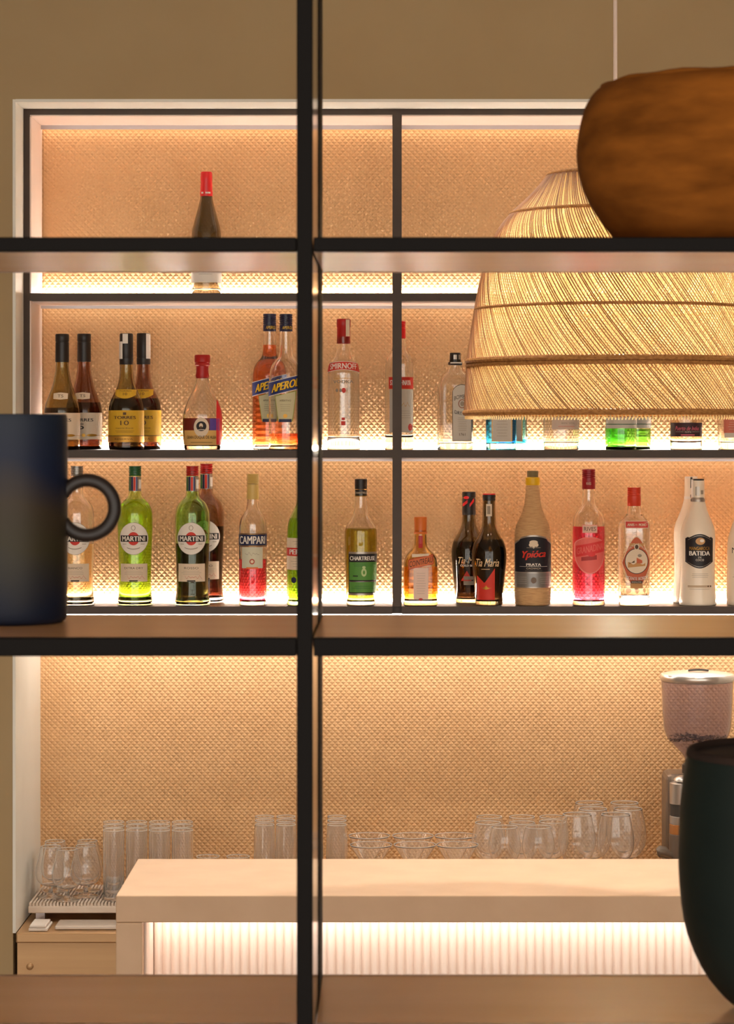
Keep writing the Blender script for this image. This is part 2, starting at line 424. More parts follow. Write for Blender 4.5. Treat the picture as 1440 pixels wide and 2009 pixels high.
# ------------------------------------------------------------------ things on the open shelving
m_brownpot = noise_mat('rough_brown_weave', (90, 49, 11), (134, 78, 25), (14, 14, 45), .95, bump=.7, detail=8, spec=.1, ramp=(.3, .7))
bx, by = .3160, 2.42
bt = thing('brown_pot', 'large rough rust brown pot on the top board of the open shelving', 'pot', (bx, by, ZTS + .0004))
rr = [(0, .098), (.003, .105), (.0136, .1155), (.035, .131), (.055, .141), (.079, .1465), (.098, .1462), (.124, .1415), (.141, .1335), (.149, .124), (.151, .116), (.147, .110), (.135, .118), (.10, .134), (.06, .130), (.02, .10)]
lathe('pot_body', rr, m_brownpot, bt, seg=72, it=2, angle=0)
MB().tube([((.120 + .0012 * sin(k * .7)) * cos(2 * pi * k / 60), .120 * sin(2 * pi * k / 60), .1475 + .0008 * sin(k * 1.3)) for k in range(60)], .0042, 8, True).build('rim', m_brownpot, bt, smooth=True)

m_mug = mat('blue_band_glaze', (20, 27, 44), .55, spec=.3); nt = m_mug.node_tree; bb = nt.nodes['Principled BSDF']
tc = nt.nodes.new('ShaderNodeTexCoord'); sx = nt.nodes.new('ShaderNodeSeparateXYZ'); nz_ = nt.nodes.new('ShaderNodeTexNoise'); nz_.inputs['Scale'].default_value = 9
ma = nt.nodes.new('ShaderNodeMath'); ma.operation = 'MULTIPLY_ADD'; ma.inputs[1].default_value = .09
rp = nt.nodes.new('ShaderNodeValToRGB'); cr = rp.color_ramp
cr.elements[0].position = 0.0; cr.elements[0].color = (*srgb((20, 27, 45)), 1); cr.elements[1].position = 1; cr.elements[1].color = (*srgb((26, 33, 46)), 1)
for p, c in ((.30, (20, 27, 45)), (.48, (46, 40, 24)), (.62, (50, 40, 28)), (.78, (19, 26, 46))):
    e = cr.elements.new(p); e.color = (*srgb(c), 1)
dv = nt.nodes.new('ShaderNodeMath'); dv.operation = 'DIVIDE'; dv.inputs[1].default_value = .235
L = nt.links.new; L(tc.outputs['Object'], sx.inputs[0]); L(tc.outputs['Object'], nz_.inputs['Vector']); L(nz_.outputs['Fac'], ma.inputs[0]); L(sx.outputs['Z'], ma.inputs[2]); L(ma.outputs[0], dv.inputs[0]); L(dv.outputs[0], rp.inputs[0]); L(rp.outputs[0], bb.inputs['Base Color'])
mx, my = wx(16, 2.46), 2.46
mg = thing('ceramic_jug', 'tall dark blue ceramic mug with brown band and ring handle', 'mug', (mx, my, ZMS + .0004))
hm = .1945
lathe('mug_body', [(0, .050), (.002, .0535), (.006, .055), (.03, .0553), (.10, .0556), (.185, .0553), (hm - .001, .0548), (hm, .0535), (hm - .001, .0512), (.18, .051), (.01, .050)], m_mug, mg, seg=64, it=1)
m_hand = mat('dark_brown_glaze', (34, 25, 20), .5)
hcx = wx(171, 2.46) - mx; hcz = wz(997, 2.46) - ZMS
MB().tube([(hcx + .0258 * cos(a), 0, hcz + .0258 * sin(a)) for a in [R(-152) + k * R(304) / 40 for k in range(41)]], .0062, 12, up0=(0, 1, 0)).build('ring_handle', m_hand, mg, smooth=True)

m_green = noise_mat('dark_green_glaze', (16, 26, 24), (24, 34, 31), (7, 7, 7), .6, bump=.3, spec=.3)
gx, gy = wx(1560, 2.42), 2.42
gp = thing('green_planter', 'large dark green bowl shaped pot on the lowest visible board', 'pot', (gx, gy, ZBS + .0008))
R0 = .1070
lathe('pot_body', [(0, .052), (.003, .058), (.012, .068), (.03, .083), (.06, .0975), (.085, .1035), (.12, .1068), (.15, R0), (.19, .1055), (.222, .1012), (.232, .0995), (.236, .097), (.234, .093), (.2, .096), (.15, .099), (.10, .096), (.04, .07), (.02, .04)], m_green, gp, seg=72, it=1)
m_soil = noise_mat('inside_dark_brown', (34, 20, 13), (44, 28, 18), (30, 30, 30), .9)
lathe('rim', [(.2315, .1003), (.2375, .0985), (.2385, .0955), (.2345, .0925), (.2305, .0945)], m_soil, gp, seg=72, it=1)

# ------------------------------------------------------------------ rattan pendant lamp
YP = 4.5; lx = wx(1207, YP); ls = YP / F
zb = wz(810, YP)
pl = thing('rattan_pendant_lamp', 'large open weave rattan pendant lamp hanging over the bar counter', 'pendant lamp', (lx, YP, zb))
prof = [(0, 294), (8, 294), (40, 292), (92, 289), (104, 289), (150, 282), (203, 274), (270, 261), (330, 243), (352, 234), (388, 208), (412, 180), (440, 152), (462, 134), (468, 130)]
PP = [(h * ls, r * ls) for h, r, _, _ in chaikin(prof, 2)]
def prad(z):
    for a, b in zip(PP, PP[1:]):
        if a[0] <= z <= b[0] and b[0] > a[0]: return a[1] + (b[1] - a[1]) * (z - a[0]) / (b[0] - a[0])
    return PP[-1][1]
m_ratt = noise_mat('rattan_cane', (126, 76, 32), (166, 108, 54), (60, 60, 8), .55, ramp=(.3, .7))
m_ratt2 = noise_mat('pale_rattan_cane', (246, 228, 186), (250, 236, 200), (60, 60, 8), .55)
nt = m_ratt2.node_tree; bs = nt.nodes['Principled BSDF']; tr = nt.nodes.new('ShaderNodeBsdfTranslucent'); tr.inputs[0].default_value = (*srgb((252, 236, 196)), 1)
mxs = nt.nodes.new('ShaderNodeMixShader'); mxs.inputs[0].default_value = .5; nt.links.new(bs.outputs[0], mxs.inputs[1]); nt.links.new(tr.outputs[0], mxs.inputs[2]); nt.links.new(mxs.outputs[0], nt.nodes['Material Output'].inputs[0])
m_ring = noise_mat('dark_rattan_binding', (156, 102, 50), (196, 140, 78), (160, 160, 300), .6)
def weave(name, n, rad, sgn, off, m, tw_lo, tw_hi, jit=.0, flat=.7):
    V, Fc = [], []; H = PP[-1][0]; NS = 26; zz = [H * (k / NS) for k in range(NS + 1)]
    tw = [0.0]
    for a, b in zip(zz, zz[1:]):
        z = (a + b) / 2; r = prad(z); f = z / H; k = tw_lo + (tw_hi - tw_lo) * min(1, f * 1.15)
        dl = math.hypot(b - a, prad(b) - prad(a)); tw.append(tw[-1] + sgn * k * dl / max(r, .12))
    for i in range(n):
        g = (i // 4) * 4 + (i % 4) * .93 if jit else i
        a0 = 2 * pi * g / n + random.gauss(0, jit) / n; w = rad * random.uniform(.8, 1.2); base = len(V)
        for z, t in zip(zz, tw):
            r = prad(z) + off; a = a0 + t
            er = (cos(a), sin(a)); et = (-sin(a), cos(a))
            for p, q in ((-w, 0), (0, -w * flat), (w, 0), (0, w * flat)):
                V.append((er[0] * (r + q) + et[0] * p, er[1] * (r + q) + et[1] * p, z))
        for k in range(NS):
            for j in range(4):
                A = base + k * 4 + j; B = base + k * 4 + (j + 1) % 4; Fc.append((A, B, B + 4, A + 4))
    return link(name, pmesh(name, V, Fc, True, angle=0), m, pl)
weave('outer_weave', 262, .00105, -1, .0022, m_ratt, .95, .42, .8)
weave('inner_weave', 226, .0026, 1, -.0012, m_ratt2, .85, .55, .0, .25)
def hoop(name, z, r, th_, m=m_ring): return MB().tube([(r * cos(2 * pi * k / 90), r * sin(2 * pi * k / 90), z) for k in range(90)], th_, 8, True).build(name, m, pl, smooth=True)
for z, t_ in ((.0, .0052), (92 * ls, .0034), (101 * ls, .0048), (203 * ls, .0026), (390 * ls, .0030), (466 * ls, .0036)): hoop('binding_ring', z, prad(z) + .0005, t_)
d = MB()
for i in range(260):            # little trimmed ends below the lower binding
    a = 2 * pi * i / 260; r = prad(0); d.tube([(r * cos(a), r * sin(a), -.001), (r * cos(a + .012), r * sin(a + .012), -.0105)], .0011, 4)
d.build('trimmed_ends', m_ratt2, pl)
m_cord = mat('white_cord', (236, 214, 200), .6)
zt = 468 * ls
MB().tube([(0, 0, .345), (0, 0, 3.299 - zb)], .0034, 10).build('cord', m_cord, pl, smooth=True)
d = MB(); 
for k in range(4): a = pi / 2 * k + .3; d.tube([(0, 0, zt + .004), (cos(a) * 130 * ls, sin(a) * 130 * ls, zt)], .0016, 6)
d.build('spider', m_ring, pl, smooth=True)
sock = lathe('lamp_socket', [(.291, .012), (.293, .015), (.345, .015), (.352, .006)], m_cord, pl)
m_bulb = mat('bulb_light', (255, 255, 255), emit=BULB, ecol=(1, .88, .68))
lathe('bulb', [(.248, .002), (.249, .010), (.254, .017), (.263, .0215), (.273, .020), (.283, .015), (.292, .011)], m_bulb, sock, it=1)

# ------------------------------------------------------------------ ceiling downlights
m_disc = mat('downlight_lens', (255, 255, 255), emit=9, ecol=(1, .86, .68))
for k, (x, y) in enumerate(((-.15, 4.75), (.75, 4.75), (-1.6, 4.3), (1.9, 4.3))):
    t = thing('ceiling_downlight', 'small round ceiling downlight with a white rim above the bar', 'downlight', (x, y, 3.2995), 'ceiling downlights over the bar')
    lathe('rim', [(-.012, .05), (-.012, .062), (-.001, .065), (0, .065)], m_white, t)
    lathe('lens', [(-.0135, .030), (-.0135, .047), (-.0122, .049)], m_disc, t)
    l = bpy.data.lights.new('downlight_lamp', 'SPOT'); l.energy = DOWN * 3; l.color = (1, .92, .82); l.spot_size = R(75); l.spot_blend = .6; l.shadow_soft_size = .045
    lo = bpy.data.objects.new('downlight_lamp', l); COL.objects.link(lo); lo.parent = t; lo.location = (0, 0, -.02)

# ================================================================== bottles
YA, Y2 = 5.862, 5.943        # front row, second row on the shelves
# paper, print and metal
cream = mat('cream_paper', (226, 206, 180), .7); yellow = mat('yellow_paper', (214, 168, 40), .65); white = mat('white_paper', (236, 228, 218), .7)
grey = mat('grey_paper', (200, 192, 180), .7); ink = mat('dark_ink', (30, 24, 24), .6); inkb = mat('brown_ink', (84, 56, 30), .6); goldp = mat('gold_print', (190, 140, 56), .4, .6)
red = mat('red_print', (206, 50, 34), .55); navy = mat('navy_print', (28, 34, 72), .5); silver = mat('silver_print', (170, 160, 150), .35, .7)
capblk = mat('black_cap', (34, 28, 26), .4); capred = mat('red_cap', (176, 28, 26), .38); capnavy = mat('navy_cap', (34, 34, 64), .35); capgrn = mat('green_cap', (34, 92, 48), .4)
capor = mat('orange_cap', (216, 112, 42), .45); capcream = mat('cream_gold_cap', (212, 180, 104), .4); capmar = mat('maroon_cap', (150, 26, 34), .35); capsil = mat('silver_cap', (150, 146, 140), .3, .8)
ygold = mat('yellow_lettering', (244, 196, 40), .5); scriptc = mat('cream_lettering', (238, 206, 160), .5); greyp = mat('grey_print', (150, 136, 120), .7)
vred = mat('bright_red_cap', (226, 40, 44), .35); capyel = mat('yellow_cap', (226, 178, 24), .4); corkg = mat('olive_cork', (120, 104, 66), .6); straw = noise_mat('woven_straw', (196, 152, 104), (214, 172, 122), (60, 60, 500), .8, bump=.6)
# glasses and drinks
g_olive = glass('olive_glass', (.20, .14, .015)); g_brown = glass('brown_glass', (.11, .02, .008)); g_grn = glass('green_glass', (.14, .62, .03)); g_black = glass('black_glass', (.018, .014, .006)); g_lime = glass('lime_glass', (.40, .86, .05))
g_amber = glass('amber_glass', (.68, .26, .02)); g_blue = glass('blue_glass', (.03, .36, .74)); g_dgrn = glass('deep_green_glass', (.16, .62, .03)); g_dkol = glass('dark_olive_glass', (.028, .018, .005)); g_tan = glass('vermouth_brown_glass', (.14, .035, .012)); g_pale = glass('pale_green_glass', (.45, .88, .30))
l_dark = glass('dark_brandy', (.006, .002, .001), 2, 1.35); l_brandy = glass('amber_brandy', (.30, .04, .008), 2, 1.35); l_or = glass('orange_drink', (.90, .085, .012), 2, 1.34); l_clear = glass('clear_spirit', (.97, .97, .95), 2, 1.35)
l_red = glass('red_drink', (.72, .004, .012), 2, 1.34); l_pink = glass('pink_red_drink', (.80, .004, .03), 2, 1.34); l_rosso = glass('dark_red_vermouth', (.010, .002, .002), 2, 1.34); l_gold = glass('pale_gold_drink', (.92, .66, .22), 2, 1.34); l_lime = glass('lime_drink', (.48, .86, .02), 2, 1.34)
l_char = glass('yellow_green_drink', (.26, .20, .003), 2, 1.35); l_amb = glass('amber_drink', (.72, .24, .015), 2, 1.35); l_green = glass('green_drink', (.06, .60, .02), 2, 1.34); l_blue = glass('blue_drink', (.008, .22, .66), 2, 1.34); l_rose = glass('rose_gold_drink', (.96, .68, .42), 2, 1.34)
milk = mat('milky_white', (238, 222, 200), .35, trans=.0, coat=.4)
z1, z2, z3 = (z + .0004 for z in ZS)

def seal(b, u, h0, h1, w, m=white, name='tax_seal'): return b.label([('P', u - w / 2, u + w / 2, h0, h1, m)], name, b.cp, .7)

# --- wine bottle, top shelf
b = Bottle('wine_bottle', 'dark wine bottle with a bright red capsule, alone on the top shelf', 405, 5.87, z1, [(0, 27), (0, 28.5), (3, 29.5), (112, 29.5), (128, 28), (142, 24.2), (157, 20), (175, 15), (192, 11.6), (236, 10.6)])
b.glass(g_black, 3, 10); b.cap('capsule', [(192, 12.2), (193, 12.4), (222, 11.2), (224, 11.6), (238, 11.4), (240, 10)], vred)
b.label([('P', -12, 12, 196, 201, vred), ('P', -9, -5, 196.8, 200, white), ('P', -1, 8, 196.8, 200, white)], 'capsule_print', b.cp)
b.label([('P', -29.4, 29.4, 22, 58, white)] + lines(-14, 14, 36, 40, 1, greyp))

# --- brandy with a cream label (two)
T5 = [(0, 31), (0, 33.5), (4, 35.5), (74, 35.5), (90, 33), (106, 27), (126, 19), (150, 14.2), (172, 12.6), (224, 12)]
for k, (px, Y, gm, lq, lb) in enumerate(((122, YA, g_olive, l_dark, 'olive glass brandy bottle with cream label, half hidden by the blue mug'), (165, Y2, g_brown, l_dark, 'reddish brown brandy bottle with cream label and a big 5'))):
    b = Bottle('brandy_bottle', lb, px, Y, z2, T5, 'cream label brandy bottles'); b.glass(gm); b.liquid(lq, 82 if k == 0 else 92)
    b.cap('capsule', [(172, 13.2), (173, 13.4), (210, 13.2), (210.5, 12.7), (212, 12.7), (213, 13.3), (225, 13.4), (227, 12.4)], capblk)
    b.label([('P', -14, 14, lambda u: 98 + abs(u) * .1, lambda u: 112 - abs(u) * .12, cream), ('T', 'T5', 0, 105, 11, 5.5, inkb)], 'neck_label')
    b.label([('P', -35.3, 35.3, 20, 72, cream), ('T', 'TORRES', 0, 58, 45, 6, ink, dict(bold=.01)), ('T', '5', -2, 45, 12, 11, ink), ('P', -35.3, 35.3, 27.5, 28.2, goldp), ('E', -14, 28, 9, 2.6, goldp), ('E', 3, 28, 3.4, 3.4, goldp), ('E', 18, 28, 9, 2.6, goldp)])
# --- brandy with a yellow label (two)
T10 = [(0, 31), (0, 33.5), (4, 35), (72, 35), (90, 33.5), (106, 27), (122, 18.5), (140, 14.2), (166, 12.6), (224, 12)]
for k, (px, Y, gm, lb) in enumerate(((248, YA, g_olive, 'green glass brandy bottle with a yellow label numbered 10'), (281.5, Y2, g_brown, 'brown glass brandy bottle with yellow label behind the green one'))):
    b = Bottle('brandy_bottle', lb, px, Y, z2, T10, 'yellow label brandy bottles'); b.glass(gm); b.liquid(l_dark, 100)
    b.cap('capsule', [(167, 13.2), (168, 13.6), (179, 13.6), (179.5, 13), (181, 13), (182, 13.4), (226, 13.2), (228, 12)], capblk)
    b.label([('P', -6 + 12 * k, 4 + 12 * k, 208 - 30 * k, 227, white)] + ([('P', -13, -6, 178, 212, white)] if k == 0 else []), 'tax_seal', b.cp, .7)
    b.label([('P', -20, 20, lambda u: 100 + u * u * .018, 118, yellow), ('T', 'TORRES', 0, 115, 24, 3, inkb), ('T', '10', 0, 109, 8, 5, inkb)], 'neck_label')
    b.label([('P', -34.7, 34.7, 15, 77, yellow), ('P', -34.7, 34.7, 26.5, 27.8, ink), ('P', -34.7, 34.7, 15.2, 26, goldp), ('T', 'RESERVA', -2, 21, 36, 3, inkb), ('P', -3, 3, 68, 73, inkb), ('T', 'TORRES', 0, 63, 44, 6, inkb, dict(bold=.01)), ('T', '10', 0, 52.5, 16, 9, inkb), ('T', 'Imperial Brandy', 0, 42, 34, 3, inkb, dict(slant=.3))] + lines(-18, 18, 33, 38, 2, inkb, .4))
# --- gran duque
b = Bottle('decanter_bottle', 'squat clear brandy flask with red wax top and amber brandy', 397, YA + .01, z2, [(0, 33, 2, .7), (0, 35, 2, .7), (4, 36, 2, .7), (36, 38.5, 2, .7), (66, 38.5, 2, .7), (86, 34, 2, .7), (102, 27, 2, .75), (116, 20, 2, .9), (130, 14), (140, 12), (168, 11.5)])
b.glass(m_clear, 2.4, 8); b.liquid(l_brandy, 62)
b.cap('wax_top', [(140, 11.5), (144, 13.4), (154, 12), (164, 12.2), (166, 15.2), (170, 13.6), (172, 15.4), (184, 15.6), (186, 14)], capred)
b.label([('P', -34, 33, 9, lambda u: 38, mat('warm_tan_paper', (224, 176, 100), .65)), ('P', -35, 35, 38, 61, mat('dark_amber_band', (110, 30, 16), .4)), ('P', 16, 34, 38, 61, mat('violet_ribbon', (92, 66, 150), .5)), ('E', 0, 44, 14.5, 19, cream), ('E', 0, 46, 9.6, 9.6, ink), ('E', -.5, 47, 3.6, 4.8, cream), ('E', -.6, 43.5, 2.8, 2.6, inkb), ('P', -6, 6, 38.5, 40, grey), ('T', 'GRAN DUQUE DE ALBA', 0, 24, 60, 7, ink), ('P', -20, 20, 14, 14.8, inkb)])
d = []
b.label([('P', 28, 38, 10, 100, vred)], 'red_ribbon', None, .9)
# --- aperitif (two)
AP = [(0, 31), (0, 33), (5, 33.8), (128, 33.8), (152, 33), (166, 29), (176, 20.5), (182, 15.5), (192, 13), (232, 12.2), (262, 12)]
for k, (px, Y, lv, lb) in enumerate(((529, Y2, 205, 'full orange aperitif bottle with a slanted blue label'), (561, YA, 32, 'nearly empty aperitif bottle with a little orange left'))):
    b = Bottle('aperitif_bottle', lb, px, Y, z2, AP, 'slanted blue label aperitif bottles', rz=0); b.glass(m_clear, 2.4, 7); b.liquid(l_or, lv)
    b.screw(232, 266, 12.9, capnavy, groove=.62); b.label([('T', 'APEROL', 4, 239, 22, 6, ygold, dict(slant=.2))], 'cap_lettering', b.cp)
    sl_ = lambda a: (lambda u: a + .25 * u)
    b.label([('P', -33.4, 33.4, sl_(112), sl_(140), white), ('P', -33.4, 33.4, sl_(113.2), sl_(138.8), mat('aperitif_blue', (34, 52, 120), .5)), ('T', 'APEROL', .6, 125.4, 59, 17, ink, dict(rise=.25, slant=.18, bold=.05)), ('T', 'APEROL', 0, 126, 58, 16, ygold, dict(rise=.25, slant=.18, bold=.025))])
    lo_ = mat('pale_green_label', (206, 200, 160), .6)
    b.label([('P', -21, 21, lambda u: 54 + max(0, (abs(u) - 14) * 8), lambda u: 110 + .25 * u, mat('label_edge_green', (150, 160, 60), .6)), ('P', -19, 19, lambda u: 55 + max(0, (abs(u) - 13) * 8), lambda u: 109 + .25 * u, lo_), ('P', -12, 12, 54, 60, navy), ('T', 'APERITIVO', 0, 96, 22, 3.6, inkb), ('E', 0, 66, 4, 4, goldp)] + lines(-10, 10, 74, 90, 4, greyp), 'lower_label')
# --- vodka
b = Bottle('vodka_bottle', 'clear vodka bottle with a red arched label and red cap', 674, YA, z2, [(0, 31), (0, 32.5), (3, 33), (20, 33), (23, 30.8), (32, 31), (140, 31.4), (158, 30.5), (170, 27), (180, 20), (190, 15.5), (206, 13.5), (252, 12)])
b.glass(m_clear, 2.4, 22); b.liquid(l_clear, 150)
b.cap('cap', [(208, 12.6), (209, 13.2), (240, 12.8), (241, 13.6), (255, 13.8), (256.5, 12.8)], capred); seal(b, 8, 222, 255, 7, cream)
b.label([('P', -30.6, 30.6, lambda u: 151 + 5 * (1 - (u / 31) ** 2), lambda u: 169 + 4 * (1 - (u / 31) ** 2), white), ('P', -30.6, 30.6, lambda u: 152 + 5 * (1 - (u / 31) ** 2), lambda u: 168 + 4 * (1 - (u / 31) ** 2), red), ('T', 'SMIRNOFF', 0, 163, 60, 11, white, dict(bold=.008, arch=2))])
b.label([('T', 'VODKA', 0, 133, 42, 6, greyp, dict(bold=.01)), ('P', -18, 18, 139, 139.6, goldp), ('E', 1, 116, 4, 5, red), ('E', -12, 116, 2.5, 3.5, greyp), ('E', -5, 116, 2.5, 3.5, greyp), ('P', -4, 4, 48, 56, red), ('P', -3, 3, 58, 63, red)], 'print')
# --- second vodka
b = Bottle('vodka_bottle', 'clear vodka bottle with red and white label behind the divider', 783, 5.885, z2, [(0, 26), (0, 27.5), (2, 28.4), (26, 28.4), (29, 27.2), (32, 27.6), (152, 27.6), (172, 27), (183, 23), (191, 16), (204, 13), (218, 11.8), (248, 11.6)])
b.glass(m_clear, 2.2, 24); b.liquid(l_clear, 170); b.screw(218, 252, 12.8, vred)
b.label([('P', -20, 27, 119, 142, red), ('T', 'STOLICHNAYA', 3.5, 131, 44, 10, white, dict(bold=.02)), ('P', -18, 26.5, 34, 118, grey), ('E', 21, 44, 4, 7, red)] + scribble(2, 20, 88, 3, goldp, 1.2) + lines(-12, 22, 60, 78, 4, greyp))
# --- gins
GB = [(0, 31, 5, .62), (0, 33, 5, .62), (3, 34, 5, .62), (118, 34, 5, .62), (134, 32, 5, .62), (144, 25, 3.5, .7), (154, 15.5, 2.4, .9), (162, 12), (176, 11.4)]
def gincap(b):
    b.cap('cap', [(166, 13), (167, 13.8), (171.5, 13.8), (171.6, 11), (175, 10.8), (189, 10.8), (190, 10)], capblk)
    b.label([('P', -11, 11, 169, 171.4, white), ('P', -5, 1, 177, 186, silver), ('P', 4, 8, 177, 186, silver)], 'cap_band', b.cp, .5)
b = Bottle('gin_bottle', 'clear flat gin bottle with grey arched label beside the rattan lamp', 893, YA + .006, z2, GB, rz=R(10)); b.glass(m_clear, 2.4, 12); b.liquid(l_clear, 34); gincap(b)
tp = lambda k: (lambda u: 108 - k + 20 * math.sqrt(max(0, 1 - ((u - 9.5) / 20.5) ** 2)))
b.label([('P', -10, 29, 17, tp(0), ink), ('P', -9, 28, 18, tp(1.2), grey), ('T', 'BOMBAY', 9.5, 102, 32, 8, ink, dict(arch=4)), ('E', 9.5, 90, 8, 9, mat('brown_seal', (150, 104, 84), .6)), ('E', 9.5, 90, 6, 7, grey), ('E', 9.5, 90, 4, 5, greyp), ('T', 'DRY GIN', 9.5, 73, 30, 7, ink, dict(arch=-3)), ('T', '1761', 9.5, 30, 12, 5, inkb)] + lines(0, 19, 36, 64, 8, greyp))
for k, (px, Y, lb) in enumerate(((983, YA, 'blue gin bottle below the lamp rim, in front of its twin'), (1003, 5.952, 'blue gin bottle mostly hidden behind another blue one'))):
    b = Bottle('gin_bottle', lb, px, Y, z2, [(h, r * .89, n, dd) for h, r, n, dd in ((*q, 2, 1)[:4] for q in GB)], 'blue gin bottles'); b.glass(g_blue, 2.4, 12); b.liquid(l_blue, 60 if k == 0 else 20); gincap(b)
    b.label([('P', -19, 21, 16, 128, goldp), ('P', -17.6, 19.6, 17.6, 126.6, grey), ('T', 'BOMBAY', 1, 112, 30, 6, navy), ('T', 'SAPPHIRE', 1, 102, 32, 5, navy), ('E', 1, 88, 8, 7, greyp)] + lines(-10, 12, 24, 76, 9, greyp))
b = Bottle('gin_bottle', 'clear round spirit bottle with a greyish pink label under the lamp', 1101, YA, z2, [(0, 32), (0, 34), (3, 35), (125, 35), (142, 31), (156, 20), (166, 13), (176, 12), (196, 11.6)]); b.glass(m_clear, 2.4, 14); b.liquid(l_clear, 95); b.screw(178, 204, 12.6, capsil)
b.label([('P', -20, 34.5, 40, 90, mat('dusky_label', (206, 184, 168), .7)), ('T', 'DRY GIN', 8, 76, 34, 7, ink), ('T', '40% VOL', 12, 52, 30, 3, greyp)] + lines(-10, 26, 43, 48, 1, red))
TQ = [(0, 28), (0, 29.5), (2, 30.5), (112, 31.5), (132, 33), (142, 27), (160, 16), (175, 12), (200, 11.8)]
for k, (px, Y, lb) in enumerate(((1218, YA, 'green gin bottle with cream label and bright green gin'), (1246, 5.946, 'green gin bottle hidden behind the front green gin bottle'))):
    b = Bottle('gin_bottle', lb, px, Y, z2, TQ, 'green gin bottles'); b.glass(g_pale, 2.4, 4); b.liquid(l_green, 46 if k == 0 else 40); b.screw(182, 206, 12.6, capgrn)
    b.label([('P', -29.5, 30.2, 42, 110, grey), ('P', -29.5, 30.2, 49, 50.5, capgrn), ('T', 'Tanqueray', 0, 74, 44, 9, ink, dict(slant=.35)), ('T', 'LONDON DRY GIN', 2, 64, 34, 2.6, red), ('E', 0, 96, 8, 8, red), ('T', 'GIN', 10, 88, 18, 5, ink)])
b = Bottle('gin_bottle', 'rose gold gin bottle with a dark label and pink script', 1346, YA, z2, [(0, 29), (0, 31), (3, 32), (18, 31), (24, 30.5), (56, 31.2), (130, 31), (146, 27), (160, 17), (172, 12.5), (196, 11.8)]); b.glass(m_clear, 2.4, 14); b.liquid(l_rose, 120); b.cap('cap', [(178, 12.4), (179, 13), (206, 13), (207, 12)], capblk)
pk = mat('pink_lettering', (232, 110, 130), .5)
b.label([('P', -30.6, 30.6, 26, 53, mat('plum_label', (64, 38, 44), .6)), ('T', 'Puerto de Indias', 0, 42, 50, 8, pk, dict(slant=.25)), ('T', 'GIN', 0, 35, 12, 3, grey), ('P', -13, 13, 28, 30, pk), ('P', -22, -8, 35, 35.5, grey), ('P', 8, 22, 35, 35.5, grey)])
b.label([('E', 3, 76, 13, 10, mat('blue_grey_seal', (96, 92, 104), .5)), ('E', 3, 76, 10, 7.5, mat('rose_seal', (200, 140, 110), .6))], 'round_seal')
b = Bottle('gin_bottle', 'clear gin bottle with a faded red label at the right frame edge', 1445, YA, z2, [(0, 33, 4), (0, 35, 4), (3, 35.5, 4), (120, 35.5, 4), (138, 31, 3), (156, 18, 2.2), (168, 13), (196, 11.8)]); b.glass(m_clear, 2.4, 14); b.liquid(l_clear, 30); b.screw(178, 206, 12.8, vred)
b.label([('P', -29, 29, 33, 112, mat('faded_red_label', (206, 112, 92), .7)), ('P', -28, 28, 24, 33, grey), ('T', 'GIN', 0, 84, 30, 12, white)] + lines(-22, 22, 38, 70, 7, cream))

# --- vermouth family, lower shelf
VM = [(0, 31.5), (0, 34), (2, 35.2), (8, 34.6), (20, 32), (40, 30.8), (80, 31.8), (140, 34), (172, 34.6), (190, 32.5), (202, 25), (210, 15.5), (218, 12), (262, 11.4)]
nb = mat('neck_blue', (44, 60, 120), .4)
for px, Y, gm, lq, lv, cm, word, lb in (
        (151, YA, m_clear, l_gold, 120, capsil, 'BIANCO', 'clear vermouth bottle with silver cap behind the mug handle'),
        (265, YA, g_lime, l_lime, 207, capgrn, 'EXTRA DRY', 'bright lime green vermouth bottle with a green cap'),
        (377.5, YA, g_grn, l_rosso, 121, capred, 'ROSSO', 'green vermouth bottle half full of dark red drink, red cap'),
        (405, Y2, g_tan, l_rosso, 150, capred, 'ROSSO', 'brown vermouth bottle tucked behind the green red capped one')):
    b = Bottle('vermouth_bottle', lb, px, Y, z3, VM, 'round label vermouth bottles'); b.glass(gm, 2.6, 10); b.liquid(lq, lv)
    b.screw(253, 272, 12.2, cm, groove=.8)
    if cm is not capsil:
        b.label([('P', -11.6, 11.6, 223, 252, silver), ('P', -11, -7, 224, 251, capgrn), ('P', -6, -3, 224, 251, navy), ('P', -2, 2, 224, 251, red), ('P', 3, 5, 224, 251, nb), ('P', 7, 11, 228, 246, white)], 'neck_band')
    b.label([('E', 0, 131, 27.6, 31.6, greyp), ('E', 0, 131, 27, 31, white), ('E', 0, 131, 11, 13, red), ('P', -25, 25, 124.8, 137.2, ink), ('T', 'MARTINI', 0, 131, 47, 9.4, white, dict(bold=.015)), ('E', 0, 152, 4, 5, greyp), ('E', 0, 152, 3, 4, white), ('P', -12, 12, lambda u: 110 + u * u * .02, lambda u: 111.4 + u * u * .02, greyp), ('P', -20, -13, 120, 121, greyp), ('P', 13, 20, 120, 121, greyp)])
    b.label([('P', -25.5, 25.5, 47, 82, cream), ('T', word, 0, 73.5, 38 if len(word) > 6 else 28, 4.2, inkb), ('P', -8, 8, 47.3, 49.8, ink)] + scribble(-12, 20, 55.5, 2.2, mat('red_signature', (200, 96, 80), .6)) + lines(-19, 19, 60, 69, 3, greyp, .4), 'lower_label')
